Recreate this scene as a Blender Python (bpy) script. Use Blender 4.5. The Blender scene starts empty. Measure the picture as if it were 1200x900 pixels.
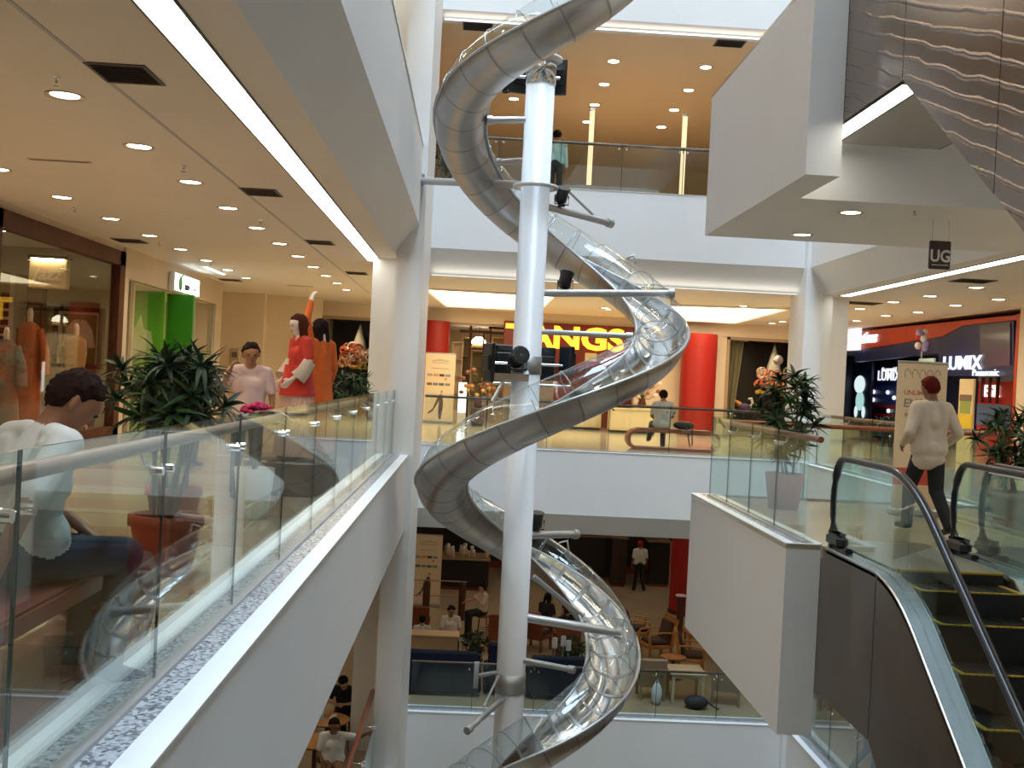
import bpy, bmesh, math, random
from mathutils import Vector, Matrix, noise as mnoise
random.seed(7)
SC = bpy.context.scene
COL = SC.collection
# ------------------------------------------------------------------ camera
F = 1250.0                                  # focal length in pixels of a 1200 x 900 frame
EYE = Vector((0, 0, 1.5))
_s, _c = 0.0505, 0.99872
_psi, _pit = math.atan(46.35 / F), -math.atan(5.67 / F)
FWD = Vector((math.sin(_psi) * math.cos(_pit), math.cos(_psi) * math.cos(_pit), math.sin(_pit)))
_r0 = FWD.cross(Vector((0, 0, 1))).normalized()
_u0 = _r0.cross(FWD).normalized()
RGT = _c * _r0 + _s * _u0
UPV = _c * _u0 - _s * _r0
cam_d = bpy.data.cameras.new('camera')
cam_d.sensor_width = 36.0
cam_d.lens = F / 1200.0 * 36.0
cam_d.clip_start = 0.05
cam_d.clip_end = 300
cam = bpy.data.objects.new('camera', cam_d)
COL.objects.link(cam)
cam.matrix_world = Matrix(((RGT.x, UPV.x, -FWD.x, EYE.x), (RGT.y, UPV.y, -FWD.y, EYE.y), (RGT.z, UPV.z, -FWD.z, EYE.z), (0, 0, 0, 1)))
SC.camera = cam
# ------------------------------------------------------------------ daylight through the roof light, exposure
W = bpy.data.worlds.new('overcast_sky'); SC.world = W; W.use_nodes = True
bg = W.node_tree.nodes['Background']
bg.inputs[0].default_value = (0.62, 0.81, 1.0, 1)
bg.inputs[1].default_value = 23.0
SC.view_settings.view_transform = 'Standard'
SC.view_settings.look = 'None'
SC.view_settings.gamma = 1.0
SC.view_settings.use_curve_mapping = False
SC.view_settings.exposure = 0.14
SC.cycles.transparent_max_bounces = 24
SC.cycles.max_bounces = 10
SC.cycles.diffuse_bounces = 5
SC.cycles.glossy_bounces = 4
SC.cycles.use_denoising = True
SC.cycles.sample_clamp_indirect = 6.0
SC.cycles.caustics_reflective = False
SC.cycles.caustics_refractive = False
SPOT_W = 74.0          # watts of one warm downlight
STRIP_E = 7.0

# the open roof light over the void (a portal only guides sampling of the sky, it gives off nothing itself)
_pl = bpy.data.lights.new('roof_light_portal', 'AREA'); _pl.shape = 'RECTANGLE'; _pl.size = 8.3; _pl.size_y = 22.8; _pl.cycles.is_portal = True
_po = bpy.data.objects.new('roof_light_portal', _pl); COL.objects.link(_po); _po.location = (3.04, 11.7, 32.2)
# ------------------------------------------------------------------ photograph measuring helpers
def ray(x, y):
    return (RGT * ((x - 600) / F) - UPV * ((y - 450) / F) + FWD)
def PY(x, y, Y):                            # point of pixel x, y at depth Y
    d = ray(x, y); return EYE + d * (Y / d.y)
def PZ(x, y, z):                            # point of pixel x, y on the horizontal plane z
    d = ray(x, y); return EYE + d * ((z - 1.5) / d.z)
def PX(x, y, X):
    d = ray(x, y); return EYE + d * (X / d.x)

# ------------------------------------------------------------------ materials
MATS = {}
def mat(name, col, rough=0.5, metal=0.0, emit=None, estr=0.0, noise=0.0, scale=8.0, bump=0.0, spec=0.5, coat=0.0, col2=None, aniso=None):
    if name in MATS: return MATS[name]
    m = bpy.data.materials.new(name); m.use_nodes = True
    nt = m.node_tree; b = nt.nodes['Principled BSDF']
    b.inputs['Base Color'].default_value = (*col, 1)
    b.inputs['Roughness'].default_value = rough
    b.inputs['Metallic'].default_value = metal
    b.inputs['Specular IOR Level'].default_value = spec
    b.inputs['Coat Weight'].default_value = coat
    if emit:
        b.inputs['Emission Color'].default_value = (*emit, 1)
        b.inputs['Emission Strength'].default_value = estr
    if noise or bump or col2:
        tc = nt.nodes.new('ShaderNodeTexCoord'); nz = nt.nodes.new('ShaderNodeTexNoise')
        nz.inputs['Scale'].default_value = scale; nz.inputs['Detail'].default_value = 5
        if aniso:
            mp = nt.nodes.new('ShaderNodeMapping'); mp.inputs['Scale'].default_value = aniso
            nt.links.new(tc.outputs['Object'], mp.inputs[0]); nt.links.new(mp.outputs[0], nz.inputs['Vector'])
        else:
            nt.links.new(tc.outputs['Object'], nz.inputs['Vector'])
        if noise or col2:
            r = nt.nodes.new('ShaderNodeValToRGB')
            c2 = col2 or tuple(max(0, c * (1 - noise)) for c in col)
            r.color_ramp.elements[0].position = 0.35; r.color_ramp.elements[1].position = 0.65
            r.color_ramp.elements[0].color = (*c2, 1); r.color_ramp.elements[1].color = (*col, 1)
            nt.links.new(nz.outputs['Fac'], r.inputs[0]); nt.links.new(r.outputs[0], b.inputs['Base Color'])
        if bump:
            bp = nt.nodes.new('ShaderNodeBump'); bp.inputs['Strength'].default_value = bump; bp.inputs['Distance'].default_value = 0.02
            nt.links.new(nz.outputs['Fac'], bp.inputs['Height']); nt.links.new(bp.outputs[0], b.inputs['Normal'])
    MATS[name] = m
    return m
def emat(name, col, strength):
    if name in MATS: return MATS[name]
    m = bpy.data.materials.new(name); m.use_nodes = True
    nt = m.node_tree; nt.nodes.clear()
    o = nt.nodes.new('ShaderNodeOutputMaterial'); e = nt.nodes.new('ShaderNodeEmission')
    e.inputs[0].default_value = (*col, 1); e.inputs[1].default_value = strength
    nt.links.new(e.outputs[0], o.inputs[0]); MATS[name] = m
    return m
def glassmat(name, tint, ior=1.5, rough=0.0, boost=1.0):
    if name in MATS: return MATS[name]
    m = bpy.data.materials.new(name); m.use_nodes = True
    nt = m.node_tree; nt.nodes.clear()
    o = nt.nodes.new('ShaderNodeOutputMaterial'); mx = nt.nodes.new('ShaderNodeMixShader')
    t = nt.nodes.new('ShaderNodeBsdfTransparent'); g = nt.nodes.new('ShaderNodeBsdfGlossy'); f = nt.nodes.new('ShaderNodeFresnel')
    t.inputs[0].default_value = (*tint, 1); g.inputs['Roughness'].default_value = rough
    g.inputs['Color'].default_value = (0.95, 1, 1, 1)
    ge = nt.nodes.new('ShaderNodeNewGeometry'); im = nt.nodes.new('ShaderNodeMix')      # a thin sheet: same reflectance from both of its sides
    im.inputs[2].default_value = ior; im.inputs[3].default_value = 1.0 / ior
    nt.links.new(ge.outputs['Backfacing'], im.inputs[0]); nt.links.new(im.outputs[0], f.inputs[0])
    if boost != 1.0:
        k = nt.nodes.new('ShaderNodeMath'); k.operation = 'MULTIPLY'; k.inputs[1].default_value = boost; k.use_clamp = True
        nt.links.new(f.outputs[0], k.inputs[0]); nt.links.new(k.outputs[0], mx.inputs[0])
    else:
        nt.links.new(f.outputs[0], mx.inputs[0])
    nt.links.new(t.outputs[0], mx.inputs[1]); nt.links.new(g.outputs[0], mx.inputs[2]); nt.links.new(mx.outputs[0], o.inputs[0])
    MATS[name] = m
    return m
def granite():
    if 'granite' in MATS: return MATS['granite']
    m = mat('granite', (0.5, 0.52, 0.55), 0.25)
    nt = m.node_tree; b = nt.nodes['Principled BSDF']
    tc = nt.nodes.new('ShaderNodeTexCoord'); v = nt.nodes.new('ShaderNodeTexVoronoi'); v.inputs['Scale'].default_value = 55
    r = nt.nodes.new('ShaderNodeValToRGB'); cr = r.color_ramp
    cr.elements[0].position = 0.0; cr.elements[0].color = (0.07, 0.075, 0.085, 1)
    cr.elements[1].position = 1.0; cr.elements[1].color = (0.62, 0.65, 0.68, 1)
    e = cr.elements.new(0.3); e.color = (0.2, 0.21, 0.23, 1); e = cr.elements.new(0.55); e.color = (0.45, 0.47, 0.5, 1)
    nt.links.new(tc.outputs['Object'], v.inputs['Vector']); nt.links.new(v.outputs['Color'], r.inputs[0]); nt.links.new(r.outputs[0], b.inputs['Base Color'])
    return m

WHITE = mat('white_paint', (0.83, 0.83, 0.82), 0.55, noise=0.03, scale=0.7)
CEIL = mat('ceiling_paint', (0.80, 0.75, 0.68), 0.7, noise=0.03, scale=0.5)
CREAM = mat('cream_wall', (0.78, 0.66, 0.50), 0.6, noise=0.04, scale=0.9)
FLOOR = mat('polished_floor', (0.62, 0.54, 0.40), 0.12, noise=0.12, scale=0.6, spec=0.5)
GRAN = granite()
EDGEW = mat('white_edge_stone', (0.86, 0.88, 0.88), 0.3, noise=0.03, scale=3)
GLASS = glassmat('rail_glass', (0.90, 0.955, 0.935), 1.5)
SHOPGLASS = glassmat('shop_glass', (0.95, 0.96, 0.94), 1.2)
CLEAR = glassmat('clear_acrylic', (0.93, 0.96, 0.97), 1.5, 0.04)
STEEL = mat('brushed_steel', (0.50, 0.475, 0.45), 0.36, 1.0, noise=0.15, scale=2.2)
STEELL = mat('polished_steel', (0.72, 0.74, 0.76), 0.14, 1.0)
CHROME = mat('chrome', (0.85, 0.86, 0.88), 0.08, 1.0)
GREYP = mat('grey_painted_steel', (0.50, 0.50, 0.50), 0.4, 0.6)
POLEW = mat('white_pole_paint', (0.82, 0.83, 0.84), 0.35)
BLACK = mat('black_plastic', (0.012, 0.012, 0.014), 0.35)
DARK = mat('dark_void', (0.02, 0.018, 0.018), 0.6)
WOODR = mat('red_wood_rail', (0.36, 0.11, 0.06), 0.3, noise=0.35, scale=9, aniso=(6, 0.6, 6))
WOODP = mat('pale_wood_rail', (0.52, 0.33, 0.26), 0.3, noise=0.2, scale=9, aniso=(6, 0.6, 6))
WOODD = mat('dark_wood', (0.10, 0.035, 0.018), 0.35, noise=0.4, scale=6, aniso=(5, 5, 0.7))
CANE = mat('golden_wood', (0.50, 0.22, 0.06), 0.45, noise=0.3, scale=7)
STRIP = emat('strip_diffuser', (1.0, 0.96, 0.84), STRIP_E)
STRIPW = emat('strip_diffuser_warm', (1.0, 0.83, 0.62), 5.5)
LAMPE = emat('downlight_glow', (1.0, 0.93, 0.78), 14.0)
REDP = mat('red_lacquer', (0.36, 0.013, 0.008), 0.45)

# ------------------------------------------------------------------ mesh helpers
class MB:
    def __init__(s): s.v = []; s.f = []; s.m = []; s.sm = []
    def add(s, vs, fs, mi=0, smooth=False):
        o = len(s.v); s.v += [tuple(v) for v in vs]
        for f in fs: s.f.append(tuple(i + o for i in f)); s.m.append(mi); s.sm.append(smooth)
        return s
    def box(s, a, b, mi=0):
        x0, y0, z0 = (min(a[i], b[i]) for i in range(3)); x1, y1, z1 = (max(a[i], b[i]) for i in range(3))
        return s.add([(x0, y0, z0), (x1, y0, z0), (x1, y1, z0), (x0, y1, z0), (x0, y0, z1), (x1, y0, z1), (x1, y1, z1), (x0, y1, z1)],
                     [(0, 3, 2, 1), (4, 5, 6, 7), (0, 1, 5, 4), (1, 2, 6, 5), (2, 3, 7, 6), (3, 0, 4, 7)], mi)
    def bbox(s, a, b, r=0.01, mi=0):        # box with chamfered vertical and horizontal edges
        x0, y0, z0 = (min(a[i], b[i]) for i in range(3)); x1, y1, z1 = (max(a[i], b[i]) for i in range(3))
        r = min(r, (x1 - x0) / 2.01, (y1 - y0) / 2.01, (z1 - z0) / 2.01)
        def ring(k, z): 
            X0, X1, Y0, Y1 = x0 + k, x1 - k, y0 + k, y1 - k
            return [(X0 + r, Y0, z), (X1 - r, Y0, z), (X1, Y0 + r, z), (X1, Y1 - r, z), (X1 - r, Y1, z), (X0 + r, Y1, z), (X0, Y1 - r, z), (X0, Y0 + r, z)]
        vs = ring(r * .99, z0) + ring(0, z0 + r) + ring(0, z1 - r) + ring(r * .99, z1)
        fs = [tuple(range(7, -1, -1)), tuple(range(24, 32))]
        for k in range(3):
            for i in range(8):
                j = (i + 1) % 8; fs.append((k * 8 + i, k * 8 + j, k * 8 + 8 + j, k * 8 + 8 + i))
        return s.add(vs, fs, mi)
    def prism(s, poly, axis, a, b, mi=0):   # poly 2D extruded along axis ('x','y','z') from a to b
        n = len(poly)
        def p(q, t): return {'x': (t, q[0], q[1]), 'y': (q[0], t, q[1]), 'z': (q[0], q[1], t)}[axis]
        vs = [p(q, a) for q in poly] + [p(q, b) for q in poly]
        fs = [tuple(range(n - 1, -1, -1)), tuple(range(n, 2 * n))] + [(i, (i + 1) % n, n + (i + 1) % n, n + i) for i in range(n)]
        return s.add(vs, fs, mi)
    def tube(s, pts, r, n=8, mi=0, caps=True, closed=False, ry=None, up=(0, 0, 1)):
        pts = [Vector(p) for p in pts]; m = len(pts); rr = r if isinstance(r, (list, tuple)) else [r] * m
        vs = []; fs = []
        for i, p in enumerate(pts):
            a = pts[(i - 1) % m] if (closed or i > 0) else p; b = pts[(i + 1) % m] if (closed or i < m - 1) else p
            t = (b - a).normalized(); u = Vector(up)
            if abs(t.dot(u)) > .97: u = Vector((1, 0, 0)) if abs(t.x) < .9 else Vector((0, 1, 0))
            sd = t.cross(u).normalized(); u = sd.cross(t).normalized()
            for k in range(n):
                an = 2 * math.pi * k / n
                vs.append(p + sd * math.cos(an) * rr[i] + u * math.sin(an) * (rr[i] if ry is None else ry))
        for i in range(m if closed else m - 1):
            j = (i + 1) % m
            for k in range(n): fs.append((i * n + k, i * n + (k + 1) % n, j * n + (k + 1) % n, j * n + k))
        s.add(vs, fs, mi, True)
        if caps and not closed: s.add(vs[:n], [tuple(range(n - 1, -1, -1))], mi); s.add(vs[-n:], [tuple(range(n))], mi)
        return s
    def lathe(s, prof, c=(0, 0, 0), n=20, mi=0, smooth=True, sx=1, sy=1, a0=0, a1=2 * math.pi):
        full = abs(a1 - a0 - 2 * math.pi) < 1e-6; m = n if full else n + 1
        vs = []; fs = []
        for r, z in prof:
            for k in range(m):
                an = a0 + (a1 - a0) * k / n; vs.append((c[0] + r * sx * math.cos(an), c[1] + r * sy * math.sin(an), c[2] + z))
        for i in range(len(prof) - 1):
            for k in range(n):
                j = (k + 1) % m; fs.append((i * m + k, i * m + j, (i + 1) * m + j, (i + 1) * m + k))
        return s.add(vs, fs, mi, smooth)
    def disc(s, c, r, n=20, mi=0, down=False):
        vs = [(c[0] + r * math.cos(2 * math.pi * k / n), c[1] + r * math.sin(2 * math.pi * k / n), c[2]) for k in range(n)]
        return s.add(vs, [tuple(range(n - 1, -1, -1)) if down else tuple(range(n))], mi)
    def ell(s, c, r, n=12, m=8, mi=0):
        prof = [(math.sin(math.pi * i / m), -math.cos(math.pi * i / m)) for i in range(m + 1)]
        vs = []; fs = []
        for a, z in prof:
            for k in range(n): an = 2 * math.pi * k / n; vs.append((c[0] + r[0] * a * math.cos(an), c[1] + r[1] * a * math.sin(an), c[2] + r[2] * z))
        for i in range(m):
            for k in range(n): fs.append((i * n + k, i * n + (k + 1) % n, (i + 1) * n + (k + 1) % n, (i + 1) * n + k))
        return s.add(vs, fs, mi, True)
    def mesh(s, name, mats):
        me = bpy.data.meshes.new(name); me.from_pydata(s.v, [], s.f)
        for m in (mats if isinstance(mats, (list, tuple)) else [mats]): me.materials.append(m)
        for p, mi, sm in zip(me.polygons, s.m, s.sm): p.material_index = mi; p.use_smooth = sm
        me.update(); return me
    def build(s, name, mats, parent=None, loc=None, rot=None):
        return link(name, s.mesh(name, mats), parent, loc, rot)
def link(name, me, parent=None, loc=None, rot=None):
    o = bpy.data.objects.new(name, me); COL.objects.link(o)
    if parent is not None: o.parent = parent
    if loc is not None: o.location = loc
    if rot is not None: o.rotation_euler = rot
    return o
def tag(o, label, cat, group=None):
    o['label'] = label; o['category'] = cat
    if group: o['group'] = group
    return o
def thing(name, label, cat, loc=(0, 0, 0), rz=0, group=None):
    o = bpy.data.objects.new(name, None); COL.objects.link(o); o.empty_display_size = .1
    o.location = loc; o.rotation_euler = (0, 0, rz)
    return tag(o, label, cat, group)
def struct(name, mb, m, label=None, parent=None):
    o = mb.build(name, m, parent)
    if parent is None: o['kind'] = 'structure'
    if label: o['label'] = label
    return o
def copy_tree(o, parent=None):
    c = o.copy(); COL.objects.link(c); c.parent = parent
    for ch in list(o.children): copy_tree(ch, c)
    return c
def text(name, s, size, m, loc, rot, parent=None, extrude=.01, bold=0.0, sx=1.0, align='CENTER', sp=1.0, shear=0.0):
    cu = bpy.data.curves.new(name, 'FONT'); cu.body = s; cu.size = size; cu.extrude = extrude; cu.offset = bold
    cu.align_x = align; cu.align_y = 'CENTER'; cu.space_character = sp; cu.shear = shear; cu.resolution_u = 3
    o = bpy.data.objects.new(name, cu); COL.objects.link(o)
    dg = bpy.context.evaluated_depsgraph_get(); dg.update()
    me = bpy.data.meshes.new_from_object(o.evaluated_get(dg)); bpy.data.objects.remove(o)
    me.materials.clear(); me.materials.append(m); me.name = name
    r = link(name, me, parent, loc, rot); r.scale = (sx, 1, 1)
    return r
PI = math.pi
RX = PI / 2
# ================================================================== the setting
XL, XR, YF, YN = -1.12, 7.2, 23.1, 0.25
XSL, XSR, YB = -6.9, 12.5, 35.0             # shop fronts: along the two sides and across the end
LX0, LX1, LY0, LY1 = 3.2, 3.55, 10.5, 15.1  # landing that juts into the void, its side parapet
ZU, Z1, ZL, Z2, ZB = 0.0, 5.69, -5.8, 11.0, -11.6
CU, C1, CL = 3.7, 9.25, -1.85               # ceilings
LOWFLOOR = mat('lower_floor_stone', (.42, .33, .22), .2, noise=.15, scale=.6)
# name, floor z, fascia bottom, ceiling below
LEV = [('upper ground', ZU, -1.38, CL), ('first', Z1, 4.25, CU), ('second', Z2, 9.4, C1), ('lower ground', ZL, -7.2, -7.7)]
for nm, z, fb, cz in LEV:
    s = .43
    # solid fascia rings around the void, their soffit sloping up to the ceiling
    k = [(XL, z), (XL, fb), (XL - s, cz), (XL - s, z)]
    struct('wall_left', MB().prism(k, 'y', -8, YF + s), WHITE, 'white fascia of the %s floor along the glass railing side' % nm)
    k = [(XR, z), (XR, fb), (XR + s, cz), (XR + s, z)]
    struct('wall_right', MB().prism(k, 'y', -8, YF + s), WHITE, 'white fascia of the %s floor beside the camera shop' % nm)
    k = [(YF, z), (YF, fb), (YF + s, cz), (YF + s, z)]
    struct('wall_far', MB().prism(k, 'x', XL - s, XR + s), WHITE, 'white fascia of the %s floor across the end of the void' % nm)
    k = [(YN, z), (YN, fb), (YN - s, cz), (YN - s, z)]
    struct('wall_near', MB().prism(k, 'x', XL - s, XR + s), WHITE, 'white fascia of the %s floor under the viewer' % nm)
    # floors and ceilings
    f = MB(); c = MB()
    for a, b in (((-13, -8), (XL - s, 42)), ((XL - s, YF + s), (XR + s, 42)), ((XR + s, -8), (18, 42)), ((XL - s, -8), (XR + s, YN - s))):
        f.box((a[0], a[1], z - .12), (b[0], b[1], z)); c.box((a[0], a[1], cz), (b[0], b[1], cz + .1))
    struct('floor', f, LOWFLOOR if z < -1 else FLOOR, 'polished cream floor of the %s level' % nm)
    struct('ceiling', c, CEIL if nm != 'second' else mat('ceiling_paint_lamp_tint', (.80, .62, .44), .7, noise=.03, scale=.5), 'flat ceiling below the %s floor' % nm)  # first floor ceiling: warmth of the lamplight put into the colour
# unseen galleries added above to hold back the daylight, lowest floor, outer walls
ZT = 32.2
UPW = mat('added_gallery', (.34, .22, .13), .6)
UPS = emat('added_strip', (1, .74, .45), 12.0)  # glow of the added gallery strips and battens
for nm, lo, hi in (('left', (XL - 1.2, YN), (XL - 1.0, YF)), ('right', (XR + 1.0, YN), (XR + 1.2, YF)), ('far', (XL - 1.2, YF + 1.0), (XR + 1.2, YF + 1.2)), ('near', (XL - 1.2, YN - 1.2), (XR + 1.2, YN - 1.0))):
    struct('wall_%s_upper' % nm, MB().box((*lo, Z2), (*hi, ZT)), UPW, 'brown gallery wall added out of view above to hold back daylight')
for k, zf in enumerate([Z2 + 5.3 * q for q in (1, 2, 3, 4)]):
    h = .35; b = MB().box((XL - 1.2, YN, zf - h), (XL, YF, zf)).box((XR, YN, zf - h), (XR + 1.2, YF, zf)).box((XL - 1.2, YF, zf - h), (XR + 1.2, YF + 1.2, zf)).box((XL - 1.2, YN - 1.2, zf - h), (XR + 1.2, YN, zf))
    struct('ceiling_added_gallery', b, mat('added_gallery_slab', (.45, .34, .24), .6), 'brown gallery slab added out of view above the void to hold back daylight')
struct('floor_lowest', MB().box((-13, -8, ZB - .1), (18, 42, ZB)), FLOOR)
struct('wall_left_outer', MB().box((-13.2, -8, ZB), (-13, 42, Z2)), CREAM)
struct('wall_right_outer', MB().box((18, -8, ZB), (18.2, 42, Z2)), CREAM)
struct('wall_far_outer', MB().box((-13.2, 42, ZB), (18.2, 42.2, Z2)), CREAM)
struct('wall_near_outer', MB().box((-13.2, -8.2, ZB), (18.2, -8, Z2)), CREAM)
# first-floor shop fronts seen only as warm walls
struct('wall_left_first', MB().box((XSL - .2, -8, Z1), (XSL, 42, C1)), CREAM)
struct('wall_far_first', MB().box((XSL, 38, Z1), (XSR, 38.2, C1)), CREAM)
struct('wall_right_first', MB().box((XSR, -8, Z1), (XSR + .2, 42, C1)), CREAM)
# kerbs under the railings: white edge, granite, white inner edge
for k in range(12):                        # peach inlay bands across the walkway floor
    struct('trim_band', MB().box((XSL, 3.2 + 1.9 * k, .0), (XL - .53, 3.95 + 1.9 * k, .004)), mat('inlay_peach', (.50, .36, .25), .15), 'peach inlay band across the walkway floor')
t1 = MB(); t2 = MB(); g1 = MB()
for z in (ZU, Z1, ZL):
    h = .012
    t1.box((XL - .13, -8, z), (XL + .012, YF, z + h)); g1.box((XL - .42, -8, z), (XL - .13, YF, z + h - .003)); t2.box((XL - .52, -8, z), (XL - .42, YF, z + h))
    t1.box((XL, YF - .012, z), (XR, YF + .12, z + h)); g1.box((XL, YF + .12, z), (XR, YF + .42, z + h - .003)); t2.box((XL, YF + .42, z), (XR, YF + .5, z + h))
    t1.box((XR - .012, LY1, z), (XR + .12, YF, z + h)); g1.box((XR + .12, LY1, z), (XR + .42, YF, z + h - .003))
struct('trim_1', t1, EDGEW, 'white stone edge strip of the floor slabs')
struct('trim_2', t2, EDGEW, 'white inner edge strip of the floor slabs')
struct('trim_3', g1, GRAN, 'speckled granite kerb under the glass railings')
# landing that carries the escalators, on two levels
for nm, z, cz in (('upper ground', ZU, -1.9), ('first', Z1, CU - .02)):
    zt = z - .05
    pb = MB().box((LX0, LY0, cz), (LX1, LY1, zt))
    struct('wall_landing', pb, WHITE, 'white side parapet of the %s landing jutting into the void' % nm)
    fb = MB().box((LX1, LY1 - .3, cz), (XR + .43, LY1, zt)).box((LX1, 11.8, cz), (XR + .43, 12.05, zt - .05))
    struct('wall_landing_cross', fb, WHITE, 'white cross fascia of the %s landing' % nm)
    struct('floor_landing', MB().box((LX1, 10.45, z - .12), (XR + .43, LY1 - .3, z)).box((LX0, LY0 + .02, zt), (LX1, LY1, z)).box((LX1, LY1 - .3, zt), (XR + .43, LY1, z)), FLOOR, 'polished floor of the %s escalator landing' % nm)
    struct('ceiling_landing', MB().box((LX1, 12.05, cz), (XR + .43, LY1 - .3, cz + .06)), WHITE, 'grey soffit under the %s landing' % nm)
t = MB(); g = MB()
t.box((LX0 - .012, LY0 - .01, ZU), (LX0 + .09, LY1 + .01, ZU + .012)).box((LX0 + .09, LY0 - .01, ZU), (LX1, LY0 + .04, ZU + .012)).box((LX0 + .3, LY0 + .04, ZU), (LX0 + .38, LY1, ZU + .012)).box((LX0 + .09, LY1 - .09, ZU), (XR, LY1 + .01, ZU + .012))
g.box((LX0 + .09, LY0 + .04, ZU), (LX0 + .3, LY1 - .09, ZU + .009)).box((LX0 + .38, LY1 - .3, ZU), (XR, LY1 - .09, ZU + .009))
struct('trim_4', t, EDGEW, 'white stone edge of the landing'); struct('trim_5', g, GRAN, 'granite kerb of the landing')
# columns at the corners of the void, stepped in plan
def column(name, blocks, label):
    m = MB()
    for (x0, x1, y0, y1) in blocks: m.box((x0, y0, ZB), (x1, y1, ZT))
    return struct(name, m, WHITE, label)
column('column_left', [(-1.50, -1.02, 19.6, 22.6), (-2.02, -1.50, 20.6, 22.0), (-1.36, -1.10, 22.6, 23.6)], 'tall white stepped column at the corner of the void beside the glass railing')
column('column_right', [(7.12, 7.52, 22.9, 24.0), (7.52, 7.86, 23.3, 24.4), (7.86, 8.4, 23.8, 24.8)], 'tall white stepped column at the corner of the void by the camera shop')
# recessed strip lights
def strip(label, x0, x1, y0, y1, z, m=None, frame=None):
    t = thing('strip_light', label, 'light', ((x0 + x1) / 2, (y0 + y1) / 2, z))
    cx, cy = (x0 + x1) / 2, (y0 + y1) / 2
    a, b = (x1 - x0) / 2, (y1 - y0) / 2
    MB().box((-a, -b, -.006), (a, b, .02)).build('diffuser', m or STRIP, t)
    e = .018; fr = MB()
    fr.box((-a - e, -b - e, -.012), (-a, b + e, .02)).box((a, -b - e, -.012), (a + e, b + e, .02)).box((-a, -b - e, -.012), (a, -b, .02)).box((-a, b, -.012), (a, b + e, .02))
    fr.build('frame', frame or BLACK, t)
    return t
yfs = PZ(700, 332, CU).y
strip('long white strip light in the ceiling above the glass railing', -2.18, -1.93, -7, 21.2, CU)
strip('long thin strip light across the ceiling before the department store', -1.0, 7.1, yfs - .07, yfs + .07, CU, emat('strip_diffuser_dim', (1, .93, .8), 1.7), frame=WHITE)
xrs = (PZ(1000, 343, CU).x + PZ(1200, 303, CU).x) / 2
strip('long white strip light in the ceiling beside the camera shop', xrs - .12, xrs + .12, -7, 23.2, CU)
yf1 = PZ(700, 33, C1).y
strip('long warm strip light along the first floor ceiling edge', -1.0, 7.15, yf1 - .07, yf1 + .07, C1, emat('strip_diffuser_rose', (1, .86, .74), 1.8), frame=WHITE)
strip('white strip light on the first floor ceiling above the railing side', -2.18, -1.93, -7, 21.2, C1)
for k, zf in enumerate([Z2 + 5.3 * q for q in (1, 2, 3, 4)]):  # unseen strips added for the overhead escalator steel to reflect
    strip('warm strip light added for reflections under the %s gallery slab across the end' % ('third', 'fourth', 'fifth', 'sixth')[k], XL, XR, YF + .15, YF + .27, zf - .36, UPS)
    strip('warm inner strip light added for reflections under the %s gallery slab across the end' % ('third', 'fourth', 'fifth', 'sixth')[k], XL, XR, YF + .7, YF + .82, zf - .36, UPS)
for zf in [Z2 + 5.3 * q for q in (1, 2, 3)]:  # unseen battens added as bright streaks for the steel cladding
    for k in range(10): strip('short warm batten light added for reflections under the high galleries on the railing side', XL - .95, XL - .15, 2 + 2.2 * k, 2.12 + 2.2 * k, zf - .36, UPS)['group'] = 'batten lights added for reflections under the high galleries'
# ceiling groove beside the vents
struct('trim_6', MB().box((-3.02, -7, CU - .006), (-2.985, 30, CU)), mat('shadow_gap', (0.50, 0.50, 0.52), .8), 'shadow gap running along the ceiling')
# bright ceiling coves before the department store: recess with glowing top
def cove(label, pts, z):
    t = thing('ceiling_cove', label, 'light')
    P = [PZ(x, y, z) for x, y in pts]
    up = [Vector((p.x, p.y, z + .02)) for p in P]
    MB().add([(p.x, p.y, z - .008) for p in P], [tuple(range(len(P)))]).build('glowing_panel', emat('cove_glow', (1.0, .80, .50), 5.0), t)
    m = MB()
    for a, b in zip(P, P[1:] + P[:1]):
        m.tube([(a.x, a.y, z - .01), (b.x, b.y, z - .01)], .05, 6)
    m.build('cove_lip', CEIL, t)
    return t
cove('bright trapezoid ceiling cove before the long column', [(497, 337), (652, 346), (634, 363), (522, 358)], CU)
cove('bright trapezoid ceiling cove above the red column', [(770, 356), (926, 361), (862, 378), (790, 374)], CU)

# ------------------------------------------------------------------ downlights, vents, sprinklers
def mk_downlight(label, p, group, r=.10, watts=None, spot=True, m=None):
    t = thing('downlight', label, 'downlight', p, 0, group)
    if 'dl_ring' not in MATS:
        MATS['dl_ring'] = MB().lathe([(.098, .0), (.125, -.004), (.135, -.014), (.135, .0)], n=20).mesh('trim_ring', mat('downlight_ring', (.62, .50, .36), .4))
        MATS['dl_lens'] = MB().lathe([(.0, -.004), (.06, -.004), (.099, -.002)], n=20).mesh('lens', LAMPE)
    a = link('trim_ring', MATS['dl_ring'], t); b = link('lens', MATS['dl_lens'], t)
    if r != .1: a.scale = b.scale = (r / .1, r / .1, 1)
    if spot:
        key = 'spot%g' % (watts or SPOT_W)
        if key not in bpy.data.lights:
            L = bpy.data.lights.new(key, 'SPOT'); L.energy = watts or SPOT_W; L.color = (1, .80, .55); L.spot_size = 2.5; L.spot_blend = .8; L.shadow_soft_size = .09
        o = bpy.data.objects.new('lamp_beam', bpy.data.lights[key]); COL.objects.link(o); o.parent = t; o.location = (0, 0, -.03)
    return t
G = 'round downlights over the clothes shop walkway'
for k in range(12):
    mk_downlight('round downlight in the row by the ceiling groove over the walkway', (-3.55, 7.14 + 2.0 * k, CU), G, .12)
G2 = 'round downlights along the clothes shop fronts'
for k in range(-1, 9):
    mk_downlight('round downlight in the row next to the shop fronts', (-5.8, 11.0 + 2.0 * k, CU), G2, .12)
def at_px(lst, z, label, group, **kw):
    for x, y in lst:
        p = PZ(x, y, z); mk_downlight(label, p, group, **kw)
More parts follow.
